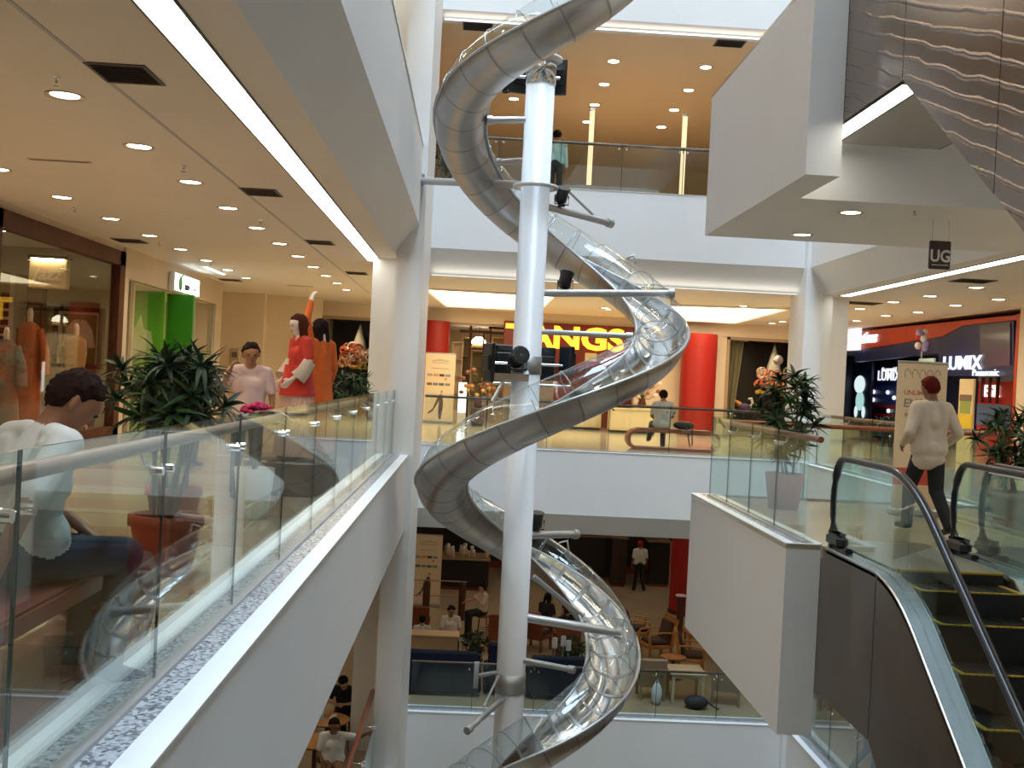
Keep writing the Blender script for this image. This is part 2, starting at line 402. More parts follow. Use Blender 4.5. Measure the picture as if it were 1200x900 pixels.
at_px([(997, 249), (940, 275)], CU - .02, 'round downlight in the landing soffit beyond the brown level sign', 'downlights in the landing soffit', r=.11)
at_px([(1090, 347), (1047, 354), (1120, 358), (1076, 366), (1038, 370), (1008, 362), (1004, 376), (1144, 337), (1170, 351)], CU, 'round downlight in the ceiling before the camera shop', 'downlights before the camera shop', r=.13)
at_px([(709, 361), (905, 379), (917, 377), (813, 389)], CU, 'small downlight near the department store front', 'downlights before the department store', r=.13)
at_px([(719, 72), (827, 79), (708, 99), (697, 123), (688, 143), (807, 106), (790, 129), (775, 149), (602, 116), (812, 105)][:9], C1, 'round downlight in the first floor ceiling', 'first floor downlights', r=.13, watts=125.0)
def more_px(lst, z): at_px(lst, z, 'round downlight in the first floor ceiling', 'first floor downlights', r=.13, watts=120.0)
# further rows that continue over each level
for k in range(3):
    for y in (27, 31):
        mk_downlight('round downlight in the ceiling over the walkway before the store', (0.9 + 3 * k, y + .4, CU), 'downlights before the department store', .11)
for x in (9.5, 11.5):
    for y in (4, 8, 12):
        mk_downlight('round downlight in the ceiling by the escalators', (x, y, CU), 'downlights by the escalators', .12)
for x in (-10, -7, -4.5, -2.5):
    for y in (3, 8, 13, 18, 23, 28, 33):
        mk_downlight('round downlight over the lower floor café', (x, y, CL), 'lower floor downlights', .12, 40.0)
for x in (0.5, 3, 5.5, 8.5, 11, 14):
    for y in (25.5, 29, 33, 37):
        mk_downlight('round downlight over the lower floor hall', (x, y, CL), 'lower floor hall downlights', .12, 40.0)
for x in (-4, ):
    for y in (4, 9, 14, 19, 24):
        mk_downlight('round downlight over the first floor walkway', (x, y, C1), 'first floor walkway downlights', .12)
def vent(p, sx, sy, label, group='dark air vents in the ceiling'):
    t = thing('air_vent', label, 'vent', p, 0, group)
    MB().box((-sx, -sy, -.004), (sx, sy, .01)).build('backing', DARK, t)
    fr = MB(); e = .03
    for a in (-1, 1): fr.box((a * sx, -sy - e, -.012), (a * (sx + e), sy + e, 0)); fr.box((-sx, a * sy, -.012), (sx, a * (sy + e), 0))
    fr.build('frame', mat('vent_frame', (.10, .085, .07), .6), t)
    n = 7
    sl = MB().box((-sx, -.012, -.016), (sx, .012, -.006)).mesh('slat', mat('vent_slat', (.05, .04, .035), .6))
    for i in range(n): link('slat', sl, t, (0, -sy + (i + .5) * 2 * sy / n, 0), (.5, 0, 0))
    return t
for x, y in [(147, 86), (306, 225), (375, 284), (418, 320)]:
    vent(PZ(x, y, CU), .2, .24, 'dark square air vent beside the ceiling groove')
for x, y in [(152, 282), (270, 328)]:
    vent(PZ(x, y, CU), .24, .24, 'dark square air vent above the shop fronts')
vent(PZ(1008, 355, CU), .4, .3, 'dark square air vent before the camera shop by the column')
vent(PZ(1140, 329, CU), .3, .25, 'dark square air vent beside the downlights before the camera shop')
vent(PZ(560, 31, C1), .3, .25, 'dark air vent in the first floor ceiling by the column'); vent(PZ(855, 51, C1), .3, .2, 'dark air vent at the end of the first floor strip light')
def sprinkler(p, label):
    t = thing('sprinkler', label, 'sprinkler', p, 0, 'ceiling sprinklers')
    MB().lathe([(.035, 0), (.03, -.01), (.012, -.012), (.012, -.05), (0, -.05)], n=10).build('stem', CHROME, t)
    MB().lathe([(.0, -.066), (.03, -.068), (.034, -.064), (.0, -.062)], n=10).tube([(.012, 0, -.05), (.016, 0, -.066)], .004, 5).build('deflector', CHROME, t)
for x, y in [(66, 90), (215, 194), (88, 243), (305, 258), (187, 284), (246, 310), (357, 298), (1072, 245)]:
    sprinkler(PZ(x, y, CU), 'small chrome sprinkler head on the ceiling')
def slot(p, label):
    t = thing('ceiling_grille', label, 'vent', p)
    MB().box((-.35, -.035, -.008), (.35, .035, .004)).build('slot_frame', mat('grille_tan', (.52, .43, .32), .6), t)
    MB().box((-.32, -.012, -.012), (.32, .012, -.008)).build('slot_opening', DARK, t)
slot(PZ(70, 188, CU), 'thin slot grille in the ceiling between the downlight rows')
slot(PZ(352, 335, CU), 'thin slot grille in the ceiling near the pale end wall')
# ================================================================== the tube slide and its pole
DP, TR = 16.5, .385
RPX = .102 * DP
def key(x, y, dY): return PY(x, y, DP + dY)
SK = [(-2, 800, -125, 0), (-1, 655, 4, -1), (0, 539, 140, 0), (1, 655, 281, 1), (2, 775, 380, 0), (3, 645, 470, -1), (4, 517, 566, 0), (5, 617, 641, 1), (6, 718, 755, 0), (7, 606, 874, -1), (8, 508, 950, 0)]
KP = {t: key(x, y, d * RPX) for t, x, y, d in SK}
XCR = {}
for t in (-1, 1, 3, 5, 7):
    a, b = KP[t - 1].x, KP[t + 1].x
    XCR[t] = ((a + b) / 2, abs(b - a) / 2)
def interp(d, t):
    ks = sorted(d); t = max(ks[0], min(ks[-1], t))
    for a, b in zip(ks, ks[1:]):
        if a <= t <= b:
            w = (t - a) / (b - a); va, vb = d[a], d[b]
            return tuple(p + (q - p) * w for p, q in zip(va, vb))
zk = {t: KP[t].z for t in KP}
# smooth height: blend of keyed heights with cubic interpolation
def hz(t):
    ks = sorted(zk); t = max(ks[0], min(ks[-1] - 1e-6, t)); i = int(math.floor(t)) - ks[0]
    p = [zk[ks[max(0, min(len(ks) - 1, j))]] for j in (i - 1, i, i + 1, i + 2)]; w = t - math.floor(t)
    return .5 * (2 * p[1] + (p[2] - p[0]) * w + (2 * p[0] - 5 * p[1] + 4 * p[2] - p[3]) * w * w + (3 * p[1] - p[0] - 3 * p[2] + p[3]) * w ** 3)
def sp(t):
    xc, r = interp(XCR, t); th = PI - t * PI / 2
    return Vector((xc + r * math.cos(th), DP + RPX * math.sin(th), hz(t)))
def frame(t):
    T = (sp(t + .02) - sp(t - .02)).normalized(); S = T.cross(Vector((0, 0, 1))).normalized(); U = S.cross(T).normalized()
    return sp(t), T, S, U
JOINT = mat('joint_seam', (.34, .32, .30), .5, .9)
HOOP = glassmat('clear_hoop', (.80, .84, .86), 1.6, .1, 2.0)
slide = thing('tube_slide', 'spiral tube slide with steel trough and clear top winding round the white pole', 'slide')
T0, T1, PER = -1.9, 7.95, 6             # sections per quarter turn
NS = int((T1 - T0) * PER)
MATS['slide_in'] = STEELL
def arc(mb, ts, a0, a1, n, r, mi=0):
    vs = []; m = n + 1
    for t in ts:
        p, T, S, U = frame(t)
        for k in range(m):
            a = a0 + (a1 - a0) * k / n; vs.append(p + S * math.cos(a) * r + U * math.sin(a) * r)
    fs = []
    for i in range(len(ts) - 1):
        for k in range(n): fs.append((i * m + k, i * m + k + 1, (i + 1) * m + k + 1, (i + 1) * m + k))
    return vs, fs
for i in range(NS):
    ta = T0 + (T1 - T0) * i / NS; tb = T0 + (T1 - T0) * (i + 1) / NS
    ts = [ta + (tb - ta) * q / 3 for q in range(4)]
    tsc = [ta + .006 + (tb - ta - .012) * q / 3 for q in range(4)]
    m = MB()
    vo, fo = arc(m, tsc, PI, 2 * PI, 16, TR); vi, fi = arc(m, tsc, PI, 2 * PI, 16, TR - .012)
    m.add(vo, fo, 0, True); m.add(vi, [tuple(reversed(f)) for f in fi], 1, True)
    n = 17
    for e in (0, 3): 
        idx = [e * n + k for k in range(n)]
        m.add([vo[j] for j in idx] + [vi[j] for j in idx], [(k, k + 1, n + k + 1, n + k) for k in range(n - 1)], 0)
    m.build('trough_section', [STEEL, STEELL], slide)
    # clear cover
    m = MB(); v, f = arc(m, ts, 0, PI, 14, TR - .004); m.add(v, f, 0, True); m.build('clear_cover', CLEAR, slide)
    # joint flange under the trough and hoop over the cover
    m = MB(); p, T, S, U = frame(ta)
    vv, ff = arc(m, [ta - .005, ta + .005], PI, 2 * PI, 16, TR + .003); m.add(vv, ff, 0, True)
    vv, ff = arc(m, [ta - .012, ta + .012], PI, 2 * PI, 16, TR - .017); m.add(vv, [tuple(reversed(q)) for q in ff], 1, True)
    m.build('joint_band', [JOINT, GREYP], slide)
    m = MB(); pts = []
    for k in range(15):
        a = PI * k / 14; pts.append(p + S * math.cos(a) * TR + U * math.sin(a) * TR)
    m.tube(pts, .010, 5, up=tuple(T)); m.build('hoop', HOOP, slide)
for sgn, nm in ((1, 'side_rail'), (-1, 'side_rail')):
    m = MB(); pts = []
    for q in range(int((T1 - T0) * 12) + 1):
        t = T0 + (T1 - T0) * q / int((T1 - T0) * 12); p, T, S, U = frame(t); pts.append(p + S * sgn * (TR + .012))
    m.tube(pts, .028, 6, ry=.022); m.build(nm, GREYP, slide)
# pole
pb, pt = PY(594, 830, DP), PY(638, 60, DP)
PXC = (pb.x + pt.x) / 2; PR = 17.0 * DP / F
ztop = PY(638, 62, DP).z
pole = thing('support_pole', 'tall white steel pole with grey arms carrying the tube slide', 'pole', (PXC, DP, ZB))
def pz(y): return PY(616, y, DP).z - ZB
PC = [pz(218), pz(452)]
MB().lathe([(PR, 0), (PR, ztop - ZB), (0, ztop - ZB)], n=28).build('shaft', POLEW, pole)
for y, h, rr, mm in ((80, .5, .012, STEELL), (428, .28, .012, GREYP), (800, .30, .010, GREYP)):
    z = pz(y); MB().lathe([(PR, z - h / 2), (PR + rr, z - h / 2), (PR + rr, z + h / 2), (PR, z + h / 2)], n=28).build('clamp_band', mm, pole)
z = pz(218); MB().lathe([(PR, z - .03), (PR + .13, z - .03), (PR + .13, z + .01), (PR, z + .03)], n=28).build('collar', POLEW, pole)
z = pz(64); MB().lathe([(PR, z - .12), (PR + .10, z - .08), (PR + .10, z - .04), (PR * .9, z), (PR * .55, z + .02), (PR * .5, z + .22), (0, z + .24)], n=24).build('pole_cap', POLEW, pole)
def arm(p0, p1, r=.05, end=None):
    o = Vector((PXC, DP, ZB)); d = (p1 - p0).normalized()
    a = MB().tube([p0 - o, p1 - o], r, 10).build('arm', GREYP, pole)
    MB().tube([p1 - o - d * .08, p1 - o + d * .02], r * 1.35, 10).build('end_clamp', GREYP, a)
    MB().tube([p0 - o, p0 - o + d * .1], r * 1.5, 10).build('root_flange', GREYP, a)
    return a
def pp(y): return Vector((PXC, DP, PY(616, y, DP).z))
def on_slide(t, side=-1, dz=0): p, T, S, U = frame(t); return p + S * 0 + U * 0 + Vector((0, 0, dz))
def toward(p, t, r): q = sp(t); d = (q - p); L = d.length; return p + d * ((L - TR - .02) / L)
arm(pp(139), PY(571, 141, DP - .15), .055)
arm(pp(186), PY(584, 190, DP + .5), .045)
arm(pp(238), PY(716, 262, DP + .9), .055)
arm(pp(343), PY(788, 344, DP + .25), .06)
arm(pp(388), PY(740, 394, DP - .35), .045)
arm(pp(628), PY(675, 626, DP + 1.0), .06)
arm(pp(722), PY(726, 742, DP - .1), .07)
arm(pp(772), PY(672, 785, DP - .5), .045)
arm(pp(812), PY(548, 856, DP - 1.2), .045)
# tie beam from the corner column
tie = thing('tie_beam', 'grey tube tying the slide pole back to the white corner column', 'beam', PY(492, 212, 19.6))
a = PY(492, 212, 19.6); b = PY(618, 217, DP)
MB().tube([(0, 0, 0), b - a], .065, 10).build('tube', GREYP, tie)
d = (b - a).normalized()
MB().tube([d * -.02, d * .03], .14, 12).build('flange', GREYP, tie)
# V hangers and hooks that hold the clear top
for t, y in ((1.45, 245), (5.2, 640)):
    p, T, S, U = frame(t); o = Vector((PXC, DP, ZB))
    MB().tube([p + U * (TR + .02) - o, p + U * (TR + .13) + T * .1 - o, p + U * (TR + .02) + T * .2 - o], .018, 6).build('hanger', GREYP, pole)
MB().tube([PY(664, 222, DP + .3) - Vector((PXC, DP, ZB)), PY(695, 252, DP + .75) - Vector((PXC, DP, ZB))], .02, 6).build('stay_rod', GREYP, pole)
MB().tube([PY(626, 675, DP + .05) - Vector((PXC, DP, ZB)), PY(682, 722, DP + .6) - Vector((PXC, DP, ZB))], .03, 6).build('stay_rod', GREYP, pole)
MB().tube([PY(585, 790, DP - .2) - Vector((PXC, DP, ZB)), PY(567, 828, DP - .9) - Vector((PXC, DP, ZB))], .02, 6).build('stay_rod', GREYP, pole)
MB().tube([PY(592, 786, DP) - Vector((PXC, DP, ZB)), PY(560, 792, DP - .4) - Vector((PXC, DP, ZB))], .035, 6).box(PY(556, 776, DP - .42) - Vector((PXC, DP, ZB)), PY(560, 806, DP - .38) - Vector((PXC, DP, ZB))).build('bracket', STEELL, pole)
# screens on the pole
def tv(label, c, w, h, yaw, tilt=0.0, facing_away=False):
    t = thing('television', label, 'television', c, yaw, 'flat screens on the slide pole')
    q = bpy.data.objects.new('x', None); bpy.data.objects.remove(q)
    MB().bbox((-w / 2, -.03, -h / 2), (w / 2, .03, h / 2), .012).build('housing', BLACK, t)
    MB().box((-w / 2 + .03, -.034, -h / 2 + .03), (w / 2 - .03, -.030, h / 2 - .03)).build('screen', mat('tv_glass', (.02, .028, .045), .12), t)
    MB().bbox((-.15, .03, -.12), (.15, .07, .12), .01).build('back_mount', BLACK, t)
    MB().box((-w / 2 + .1, .028, h / 2 - .08), (w / 2 - .1, .036, h / 2 - .03)).build('speaker_slot', mat('tv_slot', (.05, .055, .06), .5), t)
    if tilt: t.rotation_euler = (tilt, 0, yaw)
    return t
TVB = mat('tv_blue_back', (.03, .05, .08), .3)
def tvp(label, x0, y0, x1, y1, Y, yaw):
    c = PY((x0 + x1) / 2, (y0 + y1) / 2, Y); w = abs(PY(x1, (y0 + y1) / 2, Y).x - PY(x0, (y0 + y1) / 2, Y).x) / max(.3, abs(math.cos(yaw))); h = abs(PY(x0, y0, Y).z - PY(x0, y1, Y).z)
    return tv(label, c, w, h, yaw)
tvp('flat screen near the pole top, half hidden behind the steel tube', 597, 69, 627, 110, DP + .42, PI + .25)
tvp('flat screen near the pole top standing out past the pole', 634, 70, 664, 112, DP + .42, PI - .25)
tvp('blue-black flat screen on the mid bracket turned toward the shops', 576, 404, 606, 440, DP + .45, PI + .2)
tvp('flat screen edge-on at the outer end of the mid bracket', 568, 402, 578, 448, DP + .1, PI / 2 + .35)
tvp('blue-black flat screen on the mid bracket beside the grey band', 630, 407, 650, 446, DP + .5, PI - .3)
tvp('flat screen at the mid bracket turned aside above the clear tube', 657, 406, 671, 440, DP + .15, -PI / 2 + .6)
m = MB(); o = Vector((PXC, DP, ZB))
for y in (425, 449):
    m.tube([PY(577, y, DP + .15) - o, PY(668, y + 4, DP + .2) - o], .025, 6)
m.box(PY(580, 437, DP - .3) - o, PY(618, 447, DP + .1) - o).tube([PY(590, 446, DP - .2) - o, PY(577, 470, DP - .3) - o], .03, 6)
m.build('screen_bracket', STEELL, pole)
MB().tube([PY(605, 90, DP + .3) - o, PY(656, 92, DP + .3) - o], .03, 6).build('screen_bracket', STEELL, pole)
# black flood lamps on the arms
def flood(label, x, y, Y, s, yaw, pitch):
    t = thing('flood_lamp', label, 'lamp', PY(x, y, Y), yaw, 'black flood lamps on the slide arms')
    h = MB().lathe([(0, -.12), (.07, -.12), (.085, -.06), (.1, .1), (.115, .12), (.1, .125), (0, .11)], n=14).build('lamp_head', BLACK, t, (0, 0, .16), (pitch, 0, 0))
    MB().disc((0, 0, .112), .098, 14).build('lens', mat('lamp_lens', (.12, .12, .13), .1), h)
    fins = MB()
    for k in range(5): fins.lathe([(.08, -.1 + k * .03), (.1, -.095 + k * .03), (.08, -.09 + k * .03)], n=14)
    fins.build('cooling_fins', BLACK, h)
    MB().tube([(-.12, 0, .16), (-.12, 0, .02), (.12, 0, .02), (.12, 0, .16)], .012, 6).lathe([(.06, -.01), (.06, .02), (0, .02)], n=12).build('yoke', BLACK, t)
    t.scale = (s, s, s)
    return t
flood('black flood lamp on the arm under the collar of the pole', 658, 241, DP + .2, 1.0, .4, .5)
flood('black flood lamp on the long level arm', 662, 341, DP + .15, 1.05, -.5, -.4)
flood('big round black flood lamp on the screen bracket', 606, 435, DP - .35, 1.25, .3, 1.2)
flood('black flood lamp on the arm below the slide bend', 628, 622, DP + .3, 1.05, .2, .2)
flood('small black flood lamp behind the steel tube near the pole top', 592, 108, DP + .3, .8, .8, .7)
# ================================================================== glass railings
def railing(label, p0, p1, seams, h, zf, wood, side=1, hz=1.06, fit=True, off=.11, rr=.034, group=None, kb=None, caps=True):
    """seams: list of distances along p0-p1; side: +1 the handrail lies to the left of the run direction"""
    p0, p1 = Vector((*p0, 0)), Vector((*p1, 0)); d = (p1 - p0); L = d.length; d.normalize(); n = Vector((-d.y, d.x, 0)) * side
    t = thing('glass_railing', label, 'railing', (p0.x, p0.y, zf), math.atan2(d.y, d.x), group)
    s = side
    for a, b in zip(seams, seams[1:]):
        g = .006; m = MB().box((a + g, -.007, -.06), (b - g, .007, h)); 
        m.build('glass_panel', GLASS, t)
        MB().box((b - g, -.006, .0), (b + g, .006, h)).build('edge_seal', mat('glass_edge', (.02, .05, .045), .2), t)
    MB().box((seams[0], -.03, -.03), (seams[-1], .03, .03)).build('base_channel', GREYP, t)
    MB().tube([(seams[0], s * off, hz), (seams[-1], s * off, hz)], rr, 10).build('handrail', wood, t)
    if fit:
        st = MATS.get('standoff%d' % s)
        if st is None:
            st = MB().tube([(0, -s * .022, 0), (0, s * .034, 0)], .022, 10).mesh('standoff', CHROME); MATS['standoff%d' % s] = st
        for a in seams[1:-1]:
            for e in (-.085, .085):
                link('standoff', st, t, (a + e, 0, hz - .10))
            MB().tube([(a, 0, hz - .10), (a, s * off * .8, hz - .09), (a, s * off, hz - rr * .8)], .010, 6).build('rail_bracket', CHROME, t)
    return t
sl = [0.21 + 1.6 * k for k in range(13)]; sl = [y - .21 for y in sl if y < 19.5] + [19.39]
railing('glass railing with pale wooden handrail along the clothes shop walkway', (-1.41, .21), (-1.41, 19.6), sl, 1.2, ZU, WOODP, 1, 1.10)
n = 6; seams = [k * (XR - XL - .2) / n for k in range(n + 1)]
railing('glass railing with thin dark handrail before the department store', (XL + .1, YF + .27), (XR - .1, YF + .27), seams, 1.1, ZU, WOODD, 1, 1.04, rr=.028)
railing('glass railing of the first floor across the end of the void', (XL + .1, YF + .27), (XR - .1, YF + .27), seams, 1.1, Z1, WOODD, 1, 1.08, rr=.035)
railing('glass railing of the lower floor before the café', (XL + .1, YF + .27), (XR - .1, YF + .27), seams, 1.05, ZL, WOODD, 1, 1.0, rr=.028)
railing('glass railing with dark red handrail along the landing edge', (LX0 + .2, LY0 + .05), (LX0 + .2, LY1 - .25), [0, 1.1, 2.2, 3.3, 4.3], 1.12, ZU, WOODR, -1, 1.05)
railing('glass railing with red wooden handrail behind the escalator banner', (LX0 + .24, LY1 - .2), (XR + .3, LY1 - .2), [0, 1.3, 2.6, 4.1], 1.12, ZU, WOODR, -1, 1.06)
railing('glass railing along the void edge beside the camera shop', (XR + .27, LY1), (XR + .27, 22.8), [0, 1.5, 3.0, 4.5, 6, 7.6], 1.1, ZU, WOODR, -1, 1.05)
railing('glass railing with red wooden handrail beside the lower floor café', (-1.41, 8), (-1.41, 20.5), [1.78 * k for k in range(8)], 1.15, ZL, WOODR, 1, 1.2, off=.20, rr=.045)
railing('glass railing of the lower floor beside the escalator', (XR + .27, 12), (XR + .27, 22.8), [1.5 * k for k in range(8)], 1.1, ZL, WOODR, -1, 1.05)
railing('glass railing of the first floor on the clothes shop side', (-1.41, .21), (-1.41, 19.6), sl, 1.2, Z1, WOODP, 1, 1.10)
# ================================================================== escalators
SLOPE = math.atan(.735)
CLADM = mat('escalator_cladding', (.30, .26, .22), .30, 1.0, noise=.15, scale=1.5)
CLADM2 = mat('escalator_cladding_rippled', (.36, .29, .24), .20, 1.0)
def ripples(m):                             # long shallow ripples rolled into the steel sheet
    nt = m.node_tree; tc = nt.nodes.new('ShaderNodeTexCoord'); mp = nt.nodes.new('ShaderNodeMapping'); mp.inputs['Rotation'].default_value = (-.38, 0, 0)
    w = nt.nodes.new('ShaderNodeTexWave'); w.bands_direction = 'Z'; w.inputs['Scale'].default_value = 2.1; w.inputs['Distortion'].default_value = 2.2; w.inputs['Detail'].default_value = 3; w.inputs['Detail Scale'].default_value = .9
    r = nt.nodes.new('ShaderNodeMapRange'); r.inputs[1].default_value = .78; r.inputs[2].default_value = 1.0; r.interpolation_type = 'SMOOTHSTEP'
    bp = nt.nodes.new('ShaderNodeBump'); bp.inputs['Strength'].default_value = .8; bp.inputs['Distance'].default_value = .014
    nt.links.new(tc.outputs['Object'], mp.inputs[0]); nt.links.new(mp.outputs[0], w.inputs['Vector']); nt.links.new(w.outputs['Fac'], r.inputs[0]); nt.links.new(r.outputs[0], bp.inputs['Height']); nt.links.new(bp.outputs[0], nt.nodes['Principled BSDF'].inputs['Normal'])
ripples(CLADM2)
RUBBER = mat('handrail_rubber', (.012, .013, .018), .28)
DECKM = mat('escalator_deck', (.60, .71, .86), .25, 1.0)
STEPM = mat('step_metal', (.055, .055, .058), .45, .7)
YEL = mat('step_yellow', (.62, .40, .03), .5)
def escalator(label, x0, zf, y_comb=9.2, length=12.0, steps=True, up_y=10.35, width=1.42, vis=True, wavy=False, drop=5.69):
    """descends toward the viewer (-Y) from the landing at height zf; x0 = outer face of the near side"""
    t = thing('escalator', label, 'escalator', (x0, y_comb, zf))
    tn = math.tan(SLOPE); yb = -drop / tn - .6
    def prof(y, dz):          # y relative to comb; horizontal behind, then rounded bend, then slope
        R = 1.0
        if y >= 0: return dz
        if y > -R: return dz - (y * y) / (2 * R) * tn
        return dz + (y + R / 2) * tn
    ys = [1.15, .6, 0] + [-.1 * k for k in range(1, 11)] + [-1.5, -2.5, -4, -6, yb]
    # truss cladding: two side faces made of panels plus underside
    cl = CLADM2 if wavy else CLADM
    thick = 1.45
    def under(y): return max(-3e9, (-thick if y > -.15 else -thick + (y + .15) * tn))
    cuts = [2.3, -.15, -1.9, -3.6, -5.3, yb]
    for sx in (0, width):
        for a, b in zip(cuts, cuts[1:]):
            yy = sorted(set([a, b] + [y for y in ys if b < y < a]), reverse=True)
            if a > 1.15: yy = [a, 1.15] + [y for y in yy if y < 1.15]
            g = .006
            top = [(y - (g if y == a else 0) + (g if y == b else 0), prof(min(y, 1.15), -.02)) for y in yy]
            bot = [(y - (g if y == a else 0) + (g if y == b else 0), under(y)) for y in reversed(yy)]
            x = sx; e = .02 if sx == 0 else -.02
            MB().prism(top + bot, 'x', x, x + e).build('side_panel', cl, t)
    MB().add([(.0, 2.3, -thick + .004), (width, 2.3, -thick + .004), (width, -.15, -thick + .004), (0, -.15, -thick + .004), (0, yb, under(yb) + .004), (width, yb, under(yb) + .004)], [(0, 1, 2, 3), (3, 2, 5, 4)]).build('underside', mat('escalator_underside', (.42, .38, .34), .4, .6), t)
    # decks (outer flat strips), skirts, glass, rubber handrail on both sides
    for sd in (0, 1):
        xa, xb = (0.0, .20) if sd == 0 else (width - .20, width)
        m = MB(); vs = []; fs = []
        for i, y in enumerate(ys):
            z = prof(y, .0)
            vs += [(xa, y, z), (xb, y, z + .0), (xb, y, z - .05), (xa, y, z - .05)]
            if i: o = (i - 1) * 4; fs += [(o, o + 1, o + 5, o + 4), (o + 1, o + 2, o + 6, o + 5), (o + 3, o, o + 4, o + 7)]
        fs.append((0, 3, 2, 1)); m.add(vs, fs, 0, False); dk = m.build('deck', DECKM, t)
        # bright edge line on the outer side
        xe = xa if sd == 0 else xb
        MB().tube([(xe, y, prof(y, .002)) for y in ys], .014, 6).build('deck_edge', CHROME, dk)
        xi = xb if sd == 0 else xa; w = .05 if sd == 0 else -.05
        m = MB(); vs = []; fs = []
        for i, y in enumerate(ys):
            z = prof(y, .0); vs += [(xi, y, z), (xi + w, y, z - .10), (xi + w, y, z - .32), (xi, y, z - .32)]
            if i: o = (i - 1) * 4; fs += [(o + k, o + (k + 1) % 4, o + 4 + (k + 1) % 4, o + 4 + k) for k in range(4)]
        m.add(vs, fs); m.build('skirt', STEELL, t)
        xg = .10 if sd == 0 else width - .10
        H = .86
        # glass balustrade panels
        gy = [1.05, -.55, -2.1, -3.7, -5.3, yb]
        for a, b in zip(gy, gy[1:]):
            yy = [a] + [y for y in ys if b < y < a] + [b]; g = .008
            lo = [(y - (g if y == a else 0) + (g if y == b else 0), prof(y, .0)) for y in yy]; hi = [(y, prof(y, H)) for y in reversed(yy)]
            if a == 1.05:   # rounded newel end
                hi = hi[:-1] + [(a + .22 * math.sin(q), prof(a, H - .42) + .42 * math.cos(q)) for q in [PI * k / 8 for k in range(9)]][:9]
            MB().prism(lo + hi, 'x', xg - .006, xg + .006).build('balustrade_glass', glassmat('balustrade_glass_mat', (.80, .90, .88), 1.5), t)
        pts = [(xg, y, prof(y, H + .03)) for y in reversed(ys) if y < 1.1]
        pts += [(xg, 1.05 + .26 * math.sin(q), H - .42 + .45 * math.cos(q)) for q in [PI * k / 10 for k in range(11)]] + [(xg, .8, .0 + .02)]
        MB().tube(pts, .042, 8, ry=.03).build('handrail', RUBBER, t)
        MB().tube([(p[0], p[1], p[2] - .035) for p in pts[:-12]], .016, 5).build('handrail_track', CHROME, t)
        MB().bbox((xg - .06, .95, 0), (xg + .06, 1.35, .16), .05).build('newel_box', BLACK, t)
    # landing plate, comb, steps
    MB().box((.2, 0, -.03), (width - .2, 1.7, .012)).build('landing_plate', mat('landing_plate', (.45, .43, .40), .35, .9), t)
    MB().box((.25, -.05, -.02), (width - .25, .0, .016)).build('comb_plate', YEL, t)
    if steps:
        run = .40; rise = run * tn
        sm = MB(); w0, w1 = .26, width - .26
        sm.box((w0, -run, -.04), (w1, 0, 0))
        for k in range(18): 
            xx = w0 + .02 + k * (w1 - w0 - .04) / 17; sm.box((xx - .008, -run, 0), (xx + .008, 0, .006))
        sme = sm.mesh('step', STEPM); rme = MB().box((w0, -.01, 0), (w1, .0, 1)).mesh('riser', STEPM); zp = 0
        ye = MB().box((w0, -run, .0), (w0 + .04, 0, .009)).box((w1 - .04, -run, 0), (w1, 0, .009)).box((w0, -run, 0), (w1, -run + .03, .009)).mesh('step_edge', YEL)
        y = -.05; k = 0
        while y - run > yb:
            z = min(0, prof(y - run / 2, -.0)) - .02 - (0.0 if k > 2 else 0)
            z = prof(y - run, 0) - .02
            s = link('step', sme, t, (0, y, z)); link('step_edge', ye, s); r_ = link('riser', rme, s); r_.scale = (1, 1, max(.004, zp - z)); zp = z; y -= run; k += 1
    return t
escalator('escalator beside the white landing parapet, going down to the lower floor', 3.553, ZU)
escalator('escalator running down next to the planter past the banner', 5.06, ZU)
escalator('steel clad escalator descending from the first floor overhead', 3.553, Z1, wavy=True, y_comb=9.2, steps=False)
# light strip under the overhead escalator
strip('short bright strip light under the overhead steel escalator', 3.60, 3.80, 9.15, 11.7, Z1 - 1.452)
# ================================================================== shops along the clothes walkway (plane X = XSL)
SHOPW = mat('shop_wall', (.62, .52, .38), .6, noise=.06, scale=1.2)
OLIVE = mat('olive_backdrop', (.36, .30, .17), .6, noise=.08, scale=1.0)
GREEN = mat('leaf_green_panel', (.10, .36, .015), .4)
GREEN2 = mat('deep_green_panel', (.03, .24, .01), .4)
FRAMEW = mat('mahogany_frame', (.10, .030, .012), .55, spec=.25, noise=.4, scale=5, aniso=(4, 4, .6))
NAVY = mat('navy_panel', (.010, .024, .11), .3)
YSA, YSB = 15.45, 21.05
m = MB()
m.box((XSL - .2, -8, 0), (XSL, YSA - .05, CU)).box((XSL - .2, YSA - .05, 3.58), (XSL, YSB + .1, CU)).box((XSL - .2, YSB + .02, 0), (XSL, YSB + .35, CU))
m.box((XSL - .2, YSB + .35, 3.10), (XSL, 29.3, CU)).box((XSL - .2, 28.6, 0), (XSL, 29.3, 3.1))
struct('wall_left_shops', m, SHOPW, 'pale wall above and between the shop windows of the walkway')
# the wall turns into the pale end wall
m = MB().box((XSL - 1.2, 32.6, 0), (-6.4, 33, CU)).box((-6.4, 33, 0), (-4.75, 33.3, CU)).box((XSL - 1.3, 29.3, 0), (XSL - 1.2, 33, CU))
struct('wall_end', m, CREAM, 'plain cream end wall beside the dark display window')
t = thing('wall_phone', 'small grey box fixed to the cream end wall', 'box', PY(275, 421, 32.58))
MB().bbox((-.14, -.06, -.33), (.14, .02, .33), .02).build('housing', mat('phone_grey', (.5, .42, .32), .5), t); MB().box((-.08, -.07, .05), (.08, -.06, .22)).build('display', mat('phone_dark', (.15, .12, .1), .4), t)
